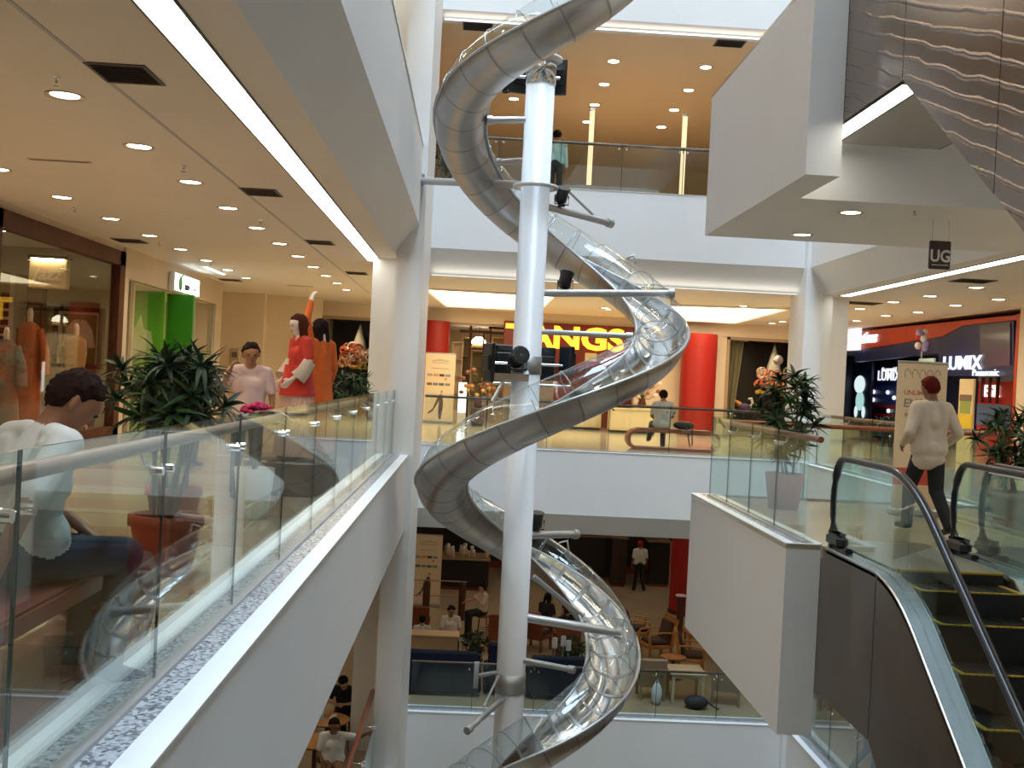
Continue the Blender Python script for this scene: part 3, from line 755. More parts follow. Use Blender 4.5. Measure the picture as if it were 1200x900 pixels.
# window of the dress shop
w = MB(); fr = .27
w.box((XSL - .12, YSA, 0), (XSL + .05, YSA + .16, 3.58)).box((XSL - .12, YSB - .3, 0), (XSL + .05, YSB, 3.58)).box((XSL - .12, YSA, 3.58 - fr), (XSL + .05, YSB, 3.58)).box((XSL - .12, YSA, 0), (XSL + .05, YSB, .2))
w1 = struct('window_1', w, FRAMEW, 'shop window in a heavy dark mahogany frame')
for a, b in ((YSA + .16, 18.4), (18.41, YSB - .3)):
    MB().box((XSL - .05, a, .2), (XSL - .04, b, 3.58 - fr)).build('pane', SHOPGLASS, w1)
# inside the dress shop
struct('floor_dress_shop', MB().box((-12.9, 14, .0), (XSL - .2, 23, .02)), FLOOR)
struct('wall_dress_shop', MB().box((-12.9, 22.2, 0), (XSL - .2, 22.4, CU)).box((-12.9, 13.9, 0), (XSL - .2, 14, CU)), OLIVE, 'olive tan partition inside the dress shop')
for x, y in ((-8.6, 16.5), (-8.6, 19.5), (-10.5, 18)): mk_downlight('round downlight added inside the dress shop', (x, y, CU), 'downlights added inside the dress shop', .1, 42.0)  # unseen lamps added to brighten the dress shop
t = thing('shop_sign', 'lit cream sign box with gold script over the dresses', 'sign', PY(58, 320, 20.5))
MB().bbox((-.36, -.08, -.3), (.36, .08, .28), .02).build('sign_box', mat('sign_cream', (.75, .55, .28), .5), t)
MB().box((-.36, -.16, .26), (.4, .06, .32)).build('light_hood', FRAMEW, t)
MB().box((-.3, -.14, .245), (.3, -.1, .26)).build('lamp_tube', emat('sign_lamp', (1, .85, .55), 30), t)
text('lettering', 'Jazz', .34, mat('sign_gold_script', (.95, .8, .55), .4), (-.02, -.10, -.03), (RX, 0, 0), t, .012, .006, shear=.35)
p = PY(40, 420, 21.2); t = thing('wood_pillar', 'dark wooden pillar inside the dress shop', 'pillar', (p.x, 21.2, .02))
MB().bbox((-.14, -.14, 0), (.14, .14, 3.3), .01).build('shaft', FRAMEW, t); MB().bbox((-.18, -.18, 0), (.18, .18, .15), .02).build('plinth', FRAMEW, t)
# framed garment
p = PY(92, 396, 22.1); t = thing('framed_garment', 'cream kebaya blouse displayed in a mahogany frame', 'picture', (p.x, 22.1, p.z))
W2, H2 = .5, .62
f = MB(); e = .09
f.box((-W2, -.06, -H2), (-W2 + e, .09, H2)).box((W2 - e, -.06, -H2), (W2, .09, H2)).box((-W2 + e, -.06, H2 - e), (W2 - e, .09, H2)).box((-W2 + e, -.06, -H2), (W2 - e, .09, -H2 + e)); f.build('picture_frame', FRAMEW, t)
MB().box((-W2 + e, .05, -H2 + e), (W2 - e, .09, H2 - e)).build('backing', mat('picture_green', (.25, .24, .08), .6), t)
i = .05; f = MB(); a, b = W2 - e, H2 - e
f.box((-a, -.02, -b), (-a + i, .05, b)).box((a - i, -.02, -b), (a, .05, b)).box((-a + i, -.02, b - i), (a - i, .05, b)); f.build('inner_mat', mat('picture_mat', (.75, .62, .42), .6), t)
bl = [(-.05, .38), (-.13, .35), (-.26, .18), (-.33, -.18), (-.2, -.2), (-.15, .0), (-.17, -.35), (.17, -.35), (.15, .0), (.2, -.2), (.33, -.18), (.26, .18), (.13, .35), (.05, .38), (0, .33)]
MB().prism(bl, 'y', -.005, .045).build('blouse', mat('cream_cloth', (.78, .68, .48), .8, noise=.1, scale=6), t)
# lit shelf slats deep in the shop
p = PY(18, 372, 21.8); t = thing('wall_shelf', 'lit wooden wall shelf with cream slats in the dress shop', 'shelf', (p.x, 21.95, p.z))
MB().box((-.4, .1, -.5), (.4, .14, .5)).build('back_panel', FRAMEW, t)
for k in range(5): link('slat', MB().bbox((-.38, -.08, -.025), (.38, .1, .025), .008).mesh('slat', mat('slat_cream', (.7, .5, .25), .5)), t, (0, 0, .32 - k * .17))
# green children's shop
struct('wall_green_shop', MB().box((-9.2, 21.4, 0), (-9.1, 28.6, 3.1)).box((-9.1, 28.5, 0), (XSL - .2, 28.6, 3.1)).box((-9.1, 22.4, 0), (XSL - .2, 22.5, 3.1)), SHOPW)
struct('ceiling_green_shop', MB().box((-9.2, 22.4, 3.08), (XSL - .2, 28.6, 3.12)), CEIL)
t = thing('shop_backdrop', 'bright green shop panel with a pale printed figure', 'panel', (-7.6, 24.0, 0))
a = PY(140, 345, 24.0).x; b = PY(194, 345, 24.0).x
MB().bbox((a + 7.6, -.04, 0), (b + 7.6, .04, 3.05), .01).build('board', GREEN, t)
pts = [(0, -.35), (.28, -.3), (.36, 0), (.3, .25), (.1, .3), (.0, .62), (-.12, .35), (-.34, .2), (-.36, -.1), (-.25, -.32)]
cx = (a + b) / 2 + 7.6
MB().prism([(cx + x * .8, 1.9 + z) for x, z in pts], 'y', -.055, -.042).build('printed_figure', mat('figure_print', (.42, .55, .16), .5, noise=.5, scale=4, col2=(.55, .62, .4)), t)
t = thing('shop_backdrop', 'plain deep green panel under the lit apple sign', 'panel', (-7.4, 24.6, 0))
a = PY(198, 345, 24.6).x; b = PY(228, 345, 24.6).x
MB().bbox((a + 7.4, -.05, 0), (b + 7.4, .05, 3.05), .01).build('board', GREEN2, t); MB().bbox((a + 7.4 - .03, -.06, 0), (a + 7.4, .06, 3.05), .01).build('edge_strip', GREEN, t)
struct('window_2', MB().box((XSL - .06, 21.45, .0), (XSL - .02, 21.5, 3.1)).box((XSL - .06, 26.6, 0), (XSL - .02, 26.66, 3.1)).box((XSL - .06, 28.5, 0), (XSL - .02, 28.56, 3.1)), GREYP, 'frameless glass shop front of the green shop')
MB().box((XSL - .05, 26.66, 0), (XSL - .04, 28.5, 3.1)).build('pane', SHOPGLASS, bpy.data.objects['window_2'])
MB().box((XSL - .05, 21.5, 0), (XSL - .04, 24.0, 3.1)).build('pane', SHOPGLASS, bpy.data.objects['window_2'])
for y in (23.4, 25.5, 27.5): mk_downlight('round downlight added inside the green shop', (-8, y, 3.08), 'downlights added inside the green shop', .09, 40.0)  # hidden lamps added to light the green shop inside
t = thing('lit_sign', 'glowing white shop sign with a green apple mark', 'sign', (XSL + .02, 25.2, 3.31))
MB().bbox((-.02, -1.1, -.22), (.12, 1.1, .22), .03).build('light_box', mat('sign_housing', (.85, .9, .95), .4), t)
MB().box((.12, -1.05, -.19), (.125, 1.05, .19)).build('lit_face', emat('sign_white', (.78, .95, 1), 5.0), t)
MB().ell((.13, -.62, -.02), (.012, .17, .17), 12, 8).build('apple_mark', mat('apple_green', (.10, .35, .05), .5), t)
MB().prism([(-.65, .12), (-.52, .12), (-.38, .2), (-.5, .2)], 'x', .126, .135).build('apple_leaf', mat('apple_green2', (.15, .45, .05), .5), t)
text('lettering', 'baby', .24, mat('sign_ink', (.01, .02, .05), .5), (.128, -.05, -.05), (RX, 0, RX), t, .004, .012)
text('small_lettering', 'kids', .1, mat('sign_ink', (.01, .02, .05), .5), (.128, .62, -.06), (RX, 0, RX), t, .003, .003)
t = thing('strip_light', 'glow of the apple sign on the ceiling, put in as a short bright bar', 'light', (XSL + .75, 25.2, CU))  # reflection of the sign's uplight, put in as a glowing bar
MB().box((-.04, -.9, -.03), (.04, .9, 0)).build('diffuser', emat('ceiling_sign_glow', (.8, .95, 1), 3.0), t); MB().box((-.06, -.95, -.012), (.06, .95, .01)).build('frame', WHITE, t)

# ================================================================== department store across the end (plane Y = YB)
def pxbox(m, x0, y0, x1, y1, Y, d=.1, mi=0):
    a, b = PY(x0, (y0 + y1) / 2, Y), PY(x1, (y0 + y1) / 2, Y); za, zb = PY((x0 + x1) / 2, y0, Y).z, PY((x0 + x1) / 2, y1, Y).z
    m.box((a.x, Y, zb), (b.x, Y + d, za), mi); return (a.x, b.x, zb, za)
HB = 3.27                                  # underside of the header over the shop fronts
struct('wall_far_header', MB().box((-5.0, YB, HB), (XSR, YB + .4, CU)), CREAM, 'cream header over the department store front')
struct('wall_store_back', MB().box((-5.0, 40.5, 0), (XSR, 40.6, HB)).box((-5, YB + .4, 0), (-4.9, 40.5, HB)).box((XSR - .1, YB + .4, 0), (XSR, 40.5, HB)), mat('store_wall', (.70, .58, .40), .6, noise=.08, scale=.8))
struct('ceiling_store', MB().box((-5, YB + .4, HB - .04), (XSR, 40.6, HB)), CEIL)
for x in (-3, 0, 3, 6, 9):
    for y in (36.5, 39): mk_downlight('round downlight added inside the department store', (x, y, HB - .04), 'downlights added inside the store', .1, 55.0)  # unseen lamps added to light the store interior
xs = [PY(x, 450, YB).x for x in (370, 436, 497, 523, 590, 742, 797, 838, 936)]
struct('wall_store_front', MB().box((xs[1], YB, 0), (xs[2] + .05, YB + .3, HB)).box((PY(744, 450, YB).x, YB + .1, 0), (xs[7] - .4, YB + .3, HB)).box((PY(838, 450, YB).x - .2, YB + .05, 0), (PY(850, 450, YB).x, YB + .3, HB)), CREAM, 'cream wall panels of the department store front')
def red_col(label, x0, x1, z0, z1, Y=34.6, rnd=True):
    xc, r = (x0 + x1) / 2, (x1 - x0) / 2
    t = thing('red_column', label, 'column', (xc, Y, z0))
    MB().lathe([(r, 0.12), (r, z1 - z0)], n=32).build('shaft', REDP, t)
    MB().lathe([(r + .03, 0), (r + .03, .10), (r, .12)], n=32).build('base_ring', mat('column_base', (.08, .01, .01), .4), t)
    return t
a = PY(797, 450, 34.4).x; b = PY(838, 450, 34.4).x
red_col('bright red round column between the store wall and the dark window', a, b, ZU, HB, 34.4)
red_col('red round column of the lower floor beside the landing parapet', a, b, ZL, CL, 34.4)
a = PY(490, 450, 34.6).x; b = PY(524, 450, 34.6).x
red_col('red round column behind the white standing poster', a, b, ZU, HB, 34.9)
# dark display windows
for i, (x0, x1) in enumerate(((xs[0], xs[1]), (PY(850, 450, YB).x, xs[8] + .3))):
    wn = struct('window_%d' % (3 + i), MB().box((x0, YB + .02, .1), (x0 + .1, YB + .14, HB)).box((x1 - .06, YB + .02, .1), (x1, YB + .14, HB)).box((x0, YB + .02, HB - .1), (x1, YB + .14, HB)).box((x0, YB + .02, 0), (x1, YB + .14, .14)), mat('window_frame_tan', (.42, .30, .2), .4), 'tall dark display window of the store')
    MB().box((x0 + .1, YB + .07, .14), (x1 - .06, YB + .08, HB - .1)).build('pane', SHOPGLASS, wn)
    dm = mat('display_black', (.018, .014, .014), .7)
    struct('wall_display_back', MB().box((x0, YB + 2.0, 0), (x1, YB + 2.1, HB - .05)), dm, 'black back of the display window')
    struct('wall_display_side', MB().box((x0 - .05, YB + .15, 0), (x0, YB + 2, HB - .05)), dm); struct('wall_display_side', MB().box((x1, YB + .15, 0), (x1 + .05, YB + 2, HB - .05)), dm)
    struct('ceiling_display', MB().box((x0, YB + .15, HB - .06), (x1, YB + 2, HB - .045)), dm)
    mk_downlight('round downlight added inside the dark display window', ((x0 + x1) / 2, YB + .35, HB - .06), 'downlights added inside the display windows', .08, 45.0)  # lamp added to brighten the dark display
# curtain beside the dark window
t = thing('drape', 'grey green drape hanging in the dark window beside the red column', 'curtain', (PY(852, 450, YB + .5).x + .15, YB + .5, .1))
vs = []; n = 24
for k in range(n + 1):
    q = k / n; vs += [(q * .55 - .2, .06 * math.sin(q * 18), HB - .2), (q * .25 - .2, .05 * math.sin(q * 18), 0)]
MB().add(vs, [(2 * k, 2 * k + 2, 2 * k + 3, 2 * k + 1) for k in range(n)], 0, True).build('cloth', mat('drape_cloth', (.25, .22, .14), .9), t); MB().tube([(-.3, 0, HB - .2), (.5, 0, HB - .2)], .02, 6).build('rod', GREYP, t)
# carnival heads: cone hats with ribbon curls
def carnival(label, x, ytop, ybase, Y, s):
    p = PY(x, ybase, Y); top = PY(x, ytop, Y).z; h = top - p.z
    t = thing('carnival_display', label, 'decoration', (p.x, Y, p.z))
    MB().lathe([(.0, h), (.24 * s, h * .45), (.30 * s, h * .30)], n=20).build('cone_hat', mat('cone_cream', (.60, .57, .46), .8), t)
    rnd = random.Random(int(x))
    cm = [mat('ribbon_orange', (.80, .16, .05), .5), mat('ribbon_pink', (.85, .42, .30), .5), mat('ribbon_white', (.85, .72, .60), .5)]
    for k in range(34):
        m = MB(); bx = -.5 * s + s * rnd.random() * .9; bz = h * .05 + rnd.random() * h * .42; r = .07 + .06 * rnd.random(); a0 = rnd.random() * 6
        pts = [(bx + r * math.cos(a0 + q * .5) * (1 + q * .04), -.15 - .12 * rnd.random() - .01 * q, bz + r * math.sin(a0 + q * .5) * 1.3) for q in range(9)]
        m.tube(pts, .03, 6, ry=.05, up=(0, 1, 0)); m.build('ribbon_curl', cm[k % 3], t)
    for k in range(9):
        MB().ell((-.55 * s + s * 1.0 * rnd.random(), -.22, -.02 + .12 * rnd.random()), (.09, .07, .07), 8, 5).build('yellow_flower', mat('flower_yellow', (.75, .45, .02), .6), t)
    MB().lathe([(0, 0), (.2 * s, .02), (.24 * s, h * .2), (.2 * s, h * .38), (0, h * .42)], n=16).build('head_form', mat('carnival_head', (.25, .10, .07), .6), t)
    MB().bbox((-.1, -.1, -p.z), (.1, .1, .02), .02).build('stand_post', DARK, t)
    return t
carnival('cone hat with orange ribbon curls in the window beside the mannequins', 420, 379, 430, YB + 1.0, 1.05)
carnival('cone hat with pink ribbon curls in the window behind the landing plant', 905, 402, 462, YB + 1.0, 1.1)
for x, y, r, c, nm in ((918, 436, .17, (.62, .48, .52), 'pale pink mottled ball hanging in the dark window'), (929, 441, .2, (.03, .06, .45), 'deep blue ball hanging in the dark window')):
    p = PY(x - (6 if r < .19 else 0), y - (14 if r < .19 else 0), YB + (.45 if r < .19 else .5)); t = thing('hanging_ball', nm, 'ball', p)
    MB().ell((0, 0, 0), (r, r, r), 16, 10).build('ball', mat('ball_%g' % r, c, .4, noise=.4, scale=14), t); MB().tube([(0, 0, r), (0, 0, HB - .06 - p.z)], .006, 5).build('string', BLACK, t)
t = thing('carnival_bird', 'purple and white carnival bird figure with orange beak', 'figure', PY(872, 477, YB + .6))
MB().ell((0, 0, 0), (.22, .14, .13), 14, 8).build('body', mat('bird_purple', (.10, .05, .16), .5), t); MB().tube([(.2, 0, .02), (.27, -.02, .15), (.22, -.03, .3), (.12, -.03, .28)], [.07, .05, .05, .03], 8).build('neck', mat('bird_white', (.8, .78, .72), .5), t)
MB().lathe([(.09, 0), (.05, .14), (0, .3)], n=10).build('beak', mat('bird_orange', (.75, .28, .04), .5), t, (-.15, 0, .08), (0, -.9, 0)); MB().box((-.03, -.03, -1.6), (.03, .03, -.1)).build('stand', DARK, t)
# sign
p = PY(665, 396, 34.7); t = thing('store_sign', 'glowing yellow store name letters on a dark red fascia', 'sign', (p.x, 34.85, p.z))
a = PY(590, 396, 34.85).x - p.x; b = PY(760, 396, 34.85).x - p.x
MB().bbox((a, 0, -.95), (b, .12, .47), .02).build('fascia', mat('sign_maroon', (.16, .018, .012), .4), t)
text('lettering', 'TANGS', .98, emat('sign_yellow', (1.0, .48, .03), 2.6), (-.06, -.02, -.03), (RX, 0, 0), t, .04, .035, 1.22)
MB().bbox((.62, -.02, -.72), (1.0, .0, -.45), .03).build('round_logo', mat('sign_cream2', (.7, .55, .3), .5), t)
text('small_lettering', 'TANGS', .2, mat('sign_orange_small', (.7, .2, .03), .5), (-.9, -.01, -.62), (RX, 0, 0), t, .01, .005)
# dark red entry below the sign, lattice screen, pendant lamp
struct('wall_store_entry', MB().box((PY(650, 450, 36).x, 36.2, 0), (PY(742, 450, 36).x, 36.3, HB)), mat('entry_red', (.22, .03, .015), .5), 'dark red wall inside the store entrance')
t = thing('lattice_screen', 'dark timber lattice screen inside the store', 'screen', (PY(560, 440, 36).x, 36, 0))
for x0, y0, x1, y1 in ((549, 380, 552, 445), (565, 388, 567, 445), (573, 382, 575, 445)):
    m = MB(); q = pxbox(MB(), x0, y0, x1, y1, 36, .06); m.box((q[0] - t.location.x, 0, 0), (q[1] - t.location.x, .06, q[3])); m.build('upright', FRAMEW, t)
for x0, y0, x1, y1 in ((539, 388, 600, 391), (573, 383, 600, 386), (549, 408, 580, 410)):
    q = pxbox(MB(), x0, y0, x1, y1, 36, .06); MB().box((q[0] - t.location.x, -.01, q[2]), (q[1] - t.location.x, .05, q[3])).build('crossbar', FRAMEW, t)
p = PY(561, 400, 36.6); t = thing('pendant_lamp', 'white dome lamp glowing behind the lattice screen', 'lamp', p)
MB().lathe([(0, .16), (.1, .15), (.22, .05), (.27, -.08)], n=18).build('shade', emat('lamp_shade_glow', (1, .85, .6), 6), t); MB().tube([(0, 0, .16), (0, 0, HB - .04 - p.z)], .01, 5).build('cord', BLACK, t); MB().lathe([(.2, -.1), (.26, -.2), (.26, -.26), (.0, -.26)], n=18).build('counter_glow', mat('lamp_gold', (.8, .55, .25), .4), t)
# tall cabinets and shelves in the store
def cabinet(label, x0, y0, x1, Y, c, shelves=4):
    a, b = PY(x0, 450, Y).x, PY(x1, 450, Y).x; h = PY((x0 + x1) / 2, y0, Y).z; t = thing('display_cabinet', label, 'cabinet', ((a + b) / 2, Y, 0)); w = (b - a) / 2
    mm = mat('cab_' + label[:12], c, .5)
    MB().box((-w, .3, 0), (w, .34, h)).build('back_panel', mm, t)
    for s in (-1, 1): MB().box((s * w - .02, -.05, 0), (s * w + .02, .32, h)).build('side_panel', mm, t)
    MB().box((-w, -.05, h - .04), (w, .32, h)).build('top_panel', mm, t); MB().box((-w, -.04, 0), (w, .32, .35)).build('plinth', mm, t)
    rnd = random.Random(x0)
    for k in range(shelves):
        z = .35 + (h - .4) * k / shelves; s = MB().box((-w + .02, -.02, z), (w - .02, .3, z + .03)).build('shelf', mm, t)
    return t
cabinet('cream tall cabinet with shelves beside the red column and poster', 528, 400, 540, 36.4, (.72, .58, .38))
cabinet('dark open cabinet under the lattice screen', 540, 395, 549, 36.8, (.20, .15, .06))
cabinet('olive cabinet behind the lattice screen', 552, 411, 564, 37.0, (.30, .24, .10))
cabinet('golden cabinet next to the store entrance', 575, 395, 590, 37, (.45, .28, .10))
cabinet('pale cabinet against the wall behind the seated shopper', 770, 400, 792, 36.0, (.74, .60, .38))
# perfume tester boards glowing
for x, y, nm in ((529, 424, 'upper'), (529, 435, 'lower')):
    p = PY(x, y, 34.9); t = thing('wall_lamp', 'small round lamp on the cream cabinet, the %s of two' % nm, 'lamp', p); MB().ell((0, 0, 0), (.11, .06, .11), 12, 8).build('globe', emat('globe_warm', (1, .9, .65), 4), t); MB().tube([(0, 0, 0), (0, 1.5, 0)], .015, 6).build('bracket', CHROME, t)
p = PY(542, 459, 34.5); t = thing('light_box', 'tall narrow glowing white light box beside the flowers', 'light box', (p.x, 34.5, 0)); hh = PY(542, 449, 34.5).z
MB().box((-.12, -.02, .35), (.12, .0, hh)).build('lit_face', emat('lightbox_face', (1, .95, .85), 3.0), t); MB().bbox((-.14, 0, 0), (.14, .1, hh + .03), .01).build('case', WHITE, t)
# counters
def counter(label, x0, y0, x1, Y, c, dep=.6, z0=ZU, m2=None):
    a, b = PY(x0, y0, Y).x, PY(x1, y0, Y).x; h = PY((x0 + x1) / 2, y0, Y).z - z0; w = (b - a) / 2
    t = thing('sales_counter', label, 'counter', ((a + b) / 2, Y, z0)); mm = mat('counter_' + label[:14], c, .3)
    MB().bbox((-w, 0, 0.08), (w, dep, h - .05), .015).build('body', mm, t); MB().bbox((-w - .03, -.03, h - .05), (w + .03, dep + .03, h), .012).build('top', m2 or mm, t); MB().box((-w + .04, .04, 0), (w - .04, dep - .04, .08)).build('plinth', DARK, t)
    n = max(1, int(w / .4))
    for k in range(n): MB().bbox((-w + .04 + k * 2 * w / n, -.012, .14), (-w - .04 + (k + 1) * 2 * w / n, 0, h - .12), .005).build('front_panel', mm, t)
    return t, h
counter('cream glass topped cosmetics counter behind the bench', 716, 479, 770, 33.0, (.78, .64, .40), .7)
counter('low dark wood stand carrying the dried flowers', 552, 478, 568, 32.8, (.10, .05, .03), .45)
counter('pale cosmetics counter under the tube slide', 640, 482, 705, 34.0, (.72, .60, .40), .7)
def bouquet(label, x, y, Y, s, cols, seed, zb=None):
    p = PY(x, y, Y); t = thing('flower_arrangement', label, 'flowers', p); rnd = random.Random(seed)
    MB().lathe([(0, 0), (.10 * s, 0), (.14 * s, .12 * s), (.10 * s, .25 * s), (.12 * s, .3 * s)], n=14).build('vase', mat('vase_dark', (.09, .03, .02), .3), t)
    for k in range(34):
        a = rnd.random() * 6.28; r = rnd.random() ** .5 * .55 * s; z = (.35 + rnd.random() * .75) * s
        q = (r * math.cos(a), r * math.sin(a), z)
        MB().tube([(0, 0, .28 * s), (q[0] * .5, q[1] * .5, z * .7), q], .006, 4).build('stem', mat('stem_green', (.06, .10, .03), .7), t)
        c = cols[k % len(cols)]; MB().ell(q, (.075 * s, .075 * s, .06 * s), 7, 5).build('blossom', mat('blossom_%g_%g' % (c[0], c[1]), c, .7), t)
    return t
bouquet('white flower arrangement on the cosmetics counter', 752, 478, 33.3, 1.0, [(.85, .72, .52), (.8, .6, .45), (.35, .12, .06)], 3)
bouquet('dark dried flower arrangement beside the light box', 560, 478, 33.02, 1.1, [(.12, .05, .03), (.25, .10, .05), (.45, .25, .08)], 4)
# ------------------------------------------------------------------ roll-up posters
def banner(label, x, Y, z0, w, h, art, rz=0, title=None):
    t = thing('banner_stand', label, 'banner', (x, Y, z0), rz)
    MB().bbox((-w / 2 - .02, -.09, 0), (w / 2 + .02, .09, .09), .02).build('base_case', GREYP, t)
    sh = MB().box((-w / 2, -.006, .09), (w / 2, .006, h)).build('printed_sheet', mat('banner_cream', (.80, .66, .46), .6), t)
    MB().tube([(-w / 2, 0, h), (w / 2, 0, h)], .018, 8).build('top_bar', GREYP, t); MB().tube([(0, .05, .08), (0, .03, h)], .012, 6).build('support_rod', GREYP, t)
    INK = mat('banner_ink', (.20, .14, .10), .6); y = -.0075
    if art == 'golf':
        m = MB()                            # line-drawn hotel crest
        for a, b in (((-.28, .86), (.28, .86)), ((-.28, .78), (.28, .78))): m.box((a[0] * w, y, b[1] * h), (b[0] * w, -.006, b[1] * h + .012))
        for k in range(7): q = -.24 + k * .08; m.tube([(w * (q + .03 * math.cos(e * .5)), y, h * (.885 + (.03 if k in (2, 3, 4) else .015) * math.sin(e * .5))) for e in range(7)], .006, 4)
        m.build('crest_print', INK, sh)
        for r_, zz in ((0, .69), (1, .56)):
            for k in range(4):
                c = [(.35, .36, .36), (.65, .33, .05), (.08, .05, .05), (.28, .32, .36)] if r_ == 0 else [(.18, .12, .08), (.2, .2, .2), (.1, .16, .14), (.25, .26, .27)]
                MB().box((w * (-.42 + k * .2), y, h * zz - .05), (w * (-.25 + k * .2), -.006, h * zz + .03)).build('photo_print', mat('photo_%d_%d' % (r_, k), c[k], .5), sh)
        MB().ell((w * .2, y, h * .635), (.04, .002, .04), 10, 6).build('seal_print', mat('seal_orange', (.7, .3, .06), .5), sh)
        gp = [(.0, .42), (.06, .40), (.10, .30), (.09, .2), (.05, .06), (.0, .05), (-.04, .08), (-.05, .2), (-.04, .32), (-.22, .17), (-.38, .12), (-.39, .15), (-.24, .2), (-.09, .37), (-.04, .40)]
        MB().prism([(w * (x_ + .05), h * z_) for x_, z_ in gp], 'y', y - .002, -.006).build('figure_print', mat('golfer_print', (.12, .07, .07), .6), sh)
        MB().ell((w * .09, y, h * .45), (.035, .004, .05), 10, 6).build('head_print', mat('golfer_skin', (.5, .28, .16), .6), sh)
    elif art == 'empire':
        m = MB()
        for k in range(5): q = -.3 + k * .15; m.tube([(w * (q + .06 * math.cos(e * .55)), y, h * (.92 + .035 * math.sin(e * .55))) for e in range(8)], .006, 4)
        m.build('crest_print', mat('banner_ink_soft', (.45, .36, .26), .6), sh)
        text('heading', 'UNLIMITED', .085, mat('banner_red_ink', (.55, .2, .14), .6), (-.02, y, h * .80), (RX, 0, 0), sh, .001, .002, 1.0)
        text('title', 'EMPIRE', .15, mat('banner_grey_ink', (.36, .28, .2), .6), (0, y, h * .73), (RX, 0, 0), sh, .001, .004, 1.0)
        text('subtitle', 'free gifts', .075, mat('banner_red_ink', (.55, .2, .14), .6), (-.08, y, h * .655), (RX, 0, 0), sh, .001, .002)
        MB().box((-w / 2 + .002, y, h * .20), (w / 2 - .002, -.006, h * .31)).build('red_band', mat('banner_red_band', (.60, .09, .07), .6), sh)
    return t
p = PY(513, 490, 33.8); banner('white standing poster with crest, photos and a golfer on the upper floor', p.x, 33.8, ZU, .95, 2.2, 'golf', -.05)
p = PY(499, 698, 33.8); banner('white standing poster with crest, photos and a golfer on the lower floor', p.x, 33.8, ZL, .90, 2.25, 'golf', -.05)
p = PY(1078, 600, 13.6); banner('tall cream standing banner with red band behind the escalator newel', p.x - .06, 13.6, ZU, .66, 1.98, 'empire', .03)
# ------------------------------------------------------------------ level sign
p = PY(1101, 299, 12.6); t = thing('level_sign', 'dark brown hanging sign with white level letters', 'sign', (p.x, 12.6, p.z))
MB().bbox((-.13, -.02, -.17), (.13, .02, .17), .01).build('board', mat('sign_brown', (.055, .025, .018), .35), t)
text('lettering', 'UG', .20, mat('sign_white_ink', (.85, .82, .78), .5), (0, -.023, -.02), (RX, 0, 0), t, .002, .005, .86)
MB().box((-.1, -.024, -.125), (.1, -.02, -.117)).build('underline', mat('sign_white_ink', (.85, .82, .78), .5), t)
for s in (-.1, .1): MB().tube([(s, 0, .17), (s, 0, CU - .02 - p.z)], .003, 5).build('wire', GREYP, t)

# ================================================================== camera shop on the other side (plane X = XSR)
XC = 12.3
def YX(x, y=440): return PX(x, y, XC).y
RB = mat('red_orange_band', (.50, .045, .010), .35); 
y_far, y_near = 36.5, YX(1191)
struct('wall_camera_shop', MB().box((XC, y_near - .13, 3.685), (XC + .3, 42, CU)), CREAM, 'pale bulkhead over the camera shop')
struct('wall_camera_pilaster', MB().box((XC - .05, YX(1200) - 3, 0), (XC + .3, y_near - .13, CU)), CREAM, 'pale pilaster beside the camera shop')
hs = thing('shop_fascia', 'red and navy fascia with white lettering over the camera shop', 'sign', (XC, y_near, 3.0))
def fz(x, y): q = PX(x, y, XC); return (q.y - y_near, q.z - 3.0)
pts = [fz(1000, 389), fz(1191, 369), fz(1191, 375), fz(1128, 381), fz(1104, 394), fz(1000, 411)]
MB().prism(pts, 'x', 0, .25).build('red_band', RB, hs)
pts = [fz(1128, 381), fz(1186, 376), fz(1186, 440), fz(1098, 440), fz(1098, 414), fz(1000, 424), fz(1000, 411), fz(1104, 394)]
MB().prism(pts, 'x', .04, .25).build('navy_panel', NAVY, hs)
pts = [fz(1148, 382), fz(1183, 378), fz(1183, 428), fz(1148, 432)]
MB().prism(pts, 'x', .01, .05).build('grey_glass', mat('fascia_glass', (.10, .11, .17), .12), hs)
MB().box((-.02, -.12, -3.0), (.3, .08, .56)).build('red_jamb', RB, hs)
q = fz(1128, 426); text('lettering', 'LUMIX', .50, emat('lumix_white', (.85, .9, 1), 1.1), (-.03, q[0], q[1]), (RX, 0, -RX), hs, .02, .004, 1.45)
q = fz(1156, 436); text('small_lettering', 'Panasonic', .24, emat('lumix_white', (.85, .9, 1), 1.6), (-.03, q[0], q[1] - .02), (RX, 0, -RX), hs, .015, .001, 1.4)
q = fz(1017, 396); text('script_lettering', 'selections', .5, emat('script_white', (1, .85, .85), 1.8), (-.03, q[0] + .4, q[1]), (RX, 0, -RX), hs, .02, .008, 1.2, shear=.3)
q = fz(1003, 398); MB().box((-.12, q[0] - .5, q[1] - .35), (0, q[0] + .5, q[1] + .35)).build('light_square', emat('script_white2', (1, .88, .9), 1.0), hs)
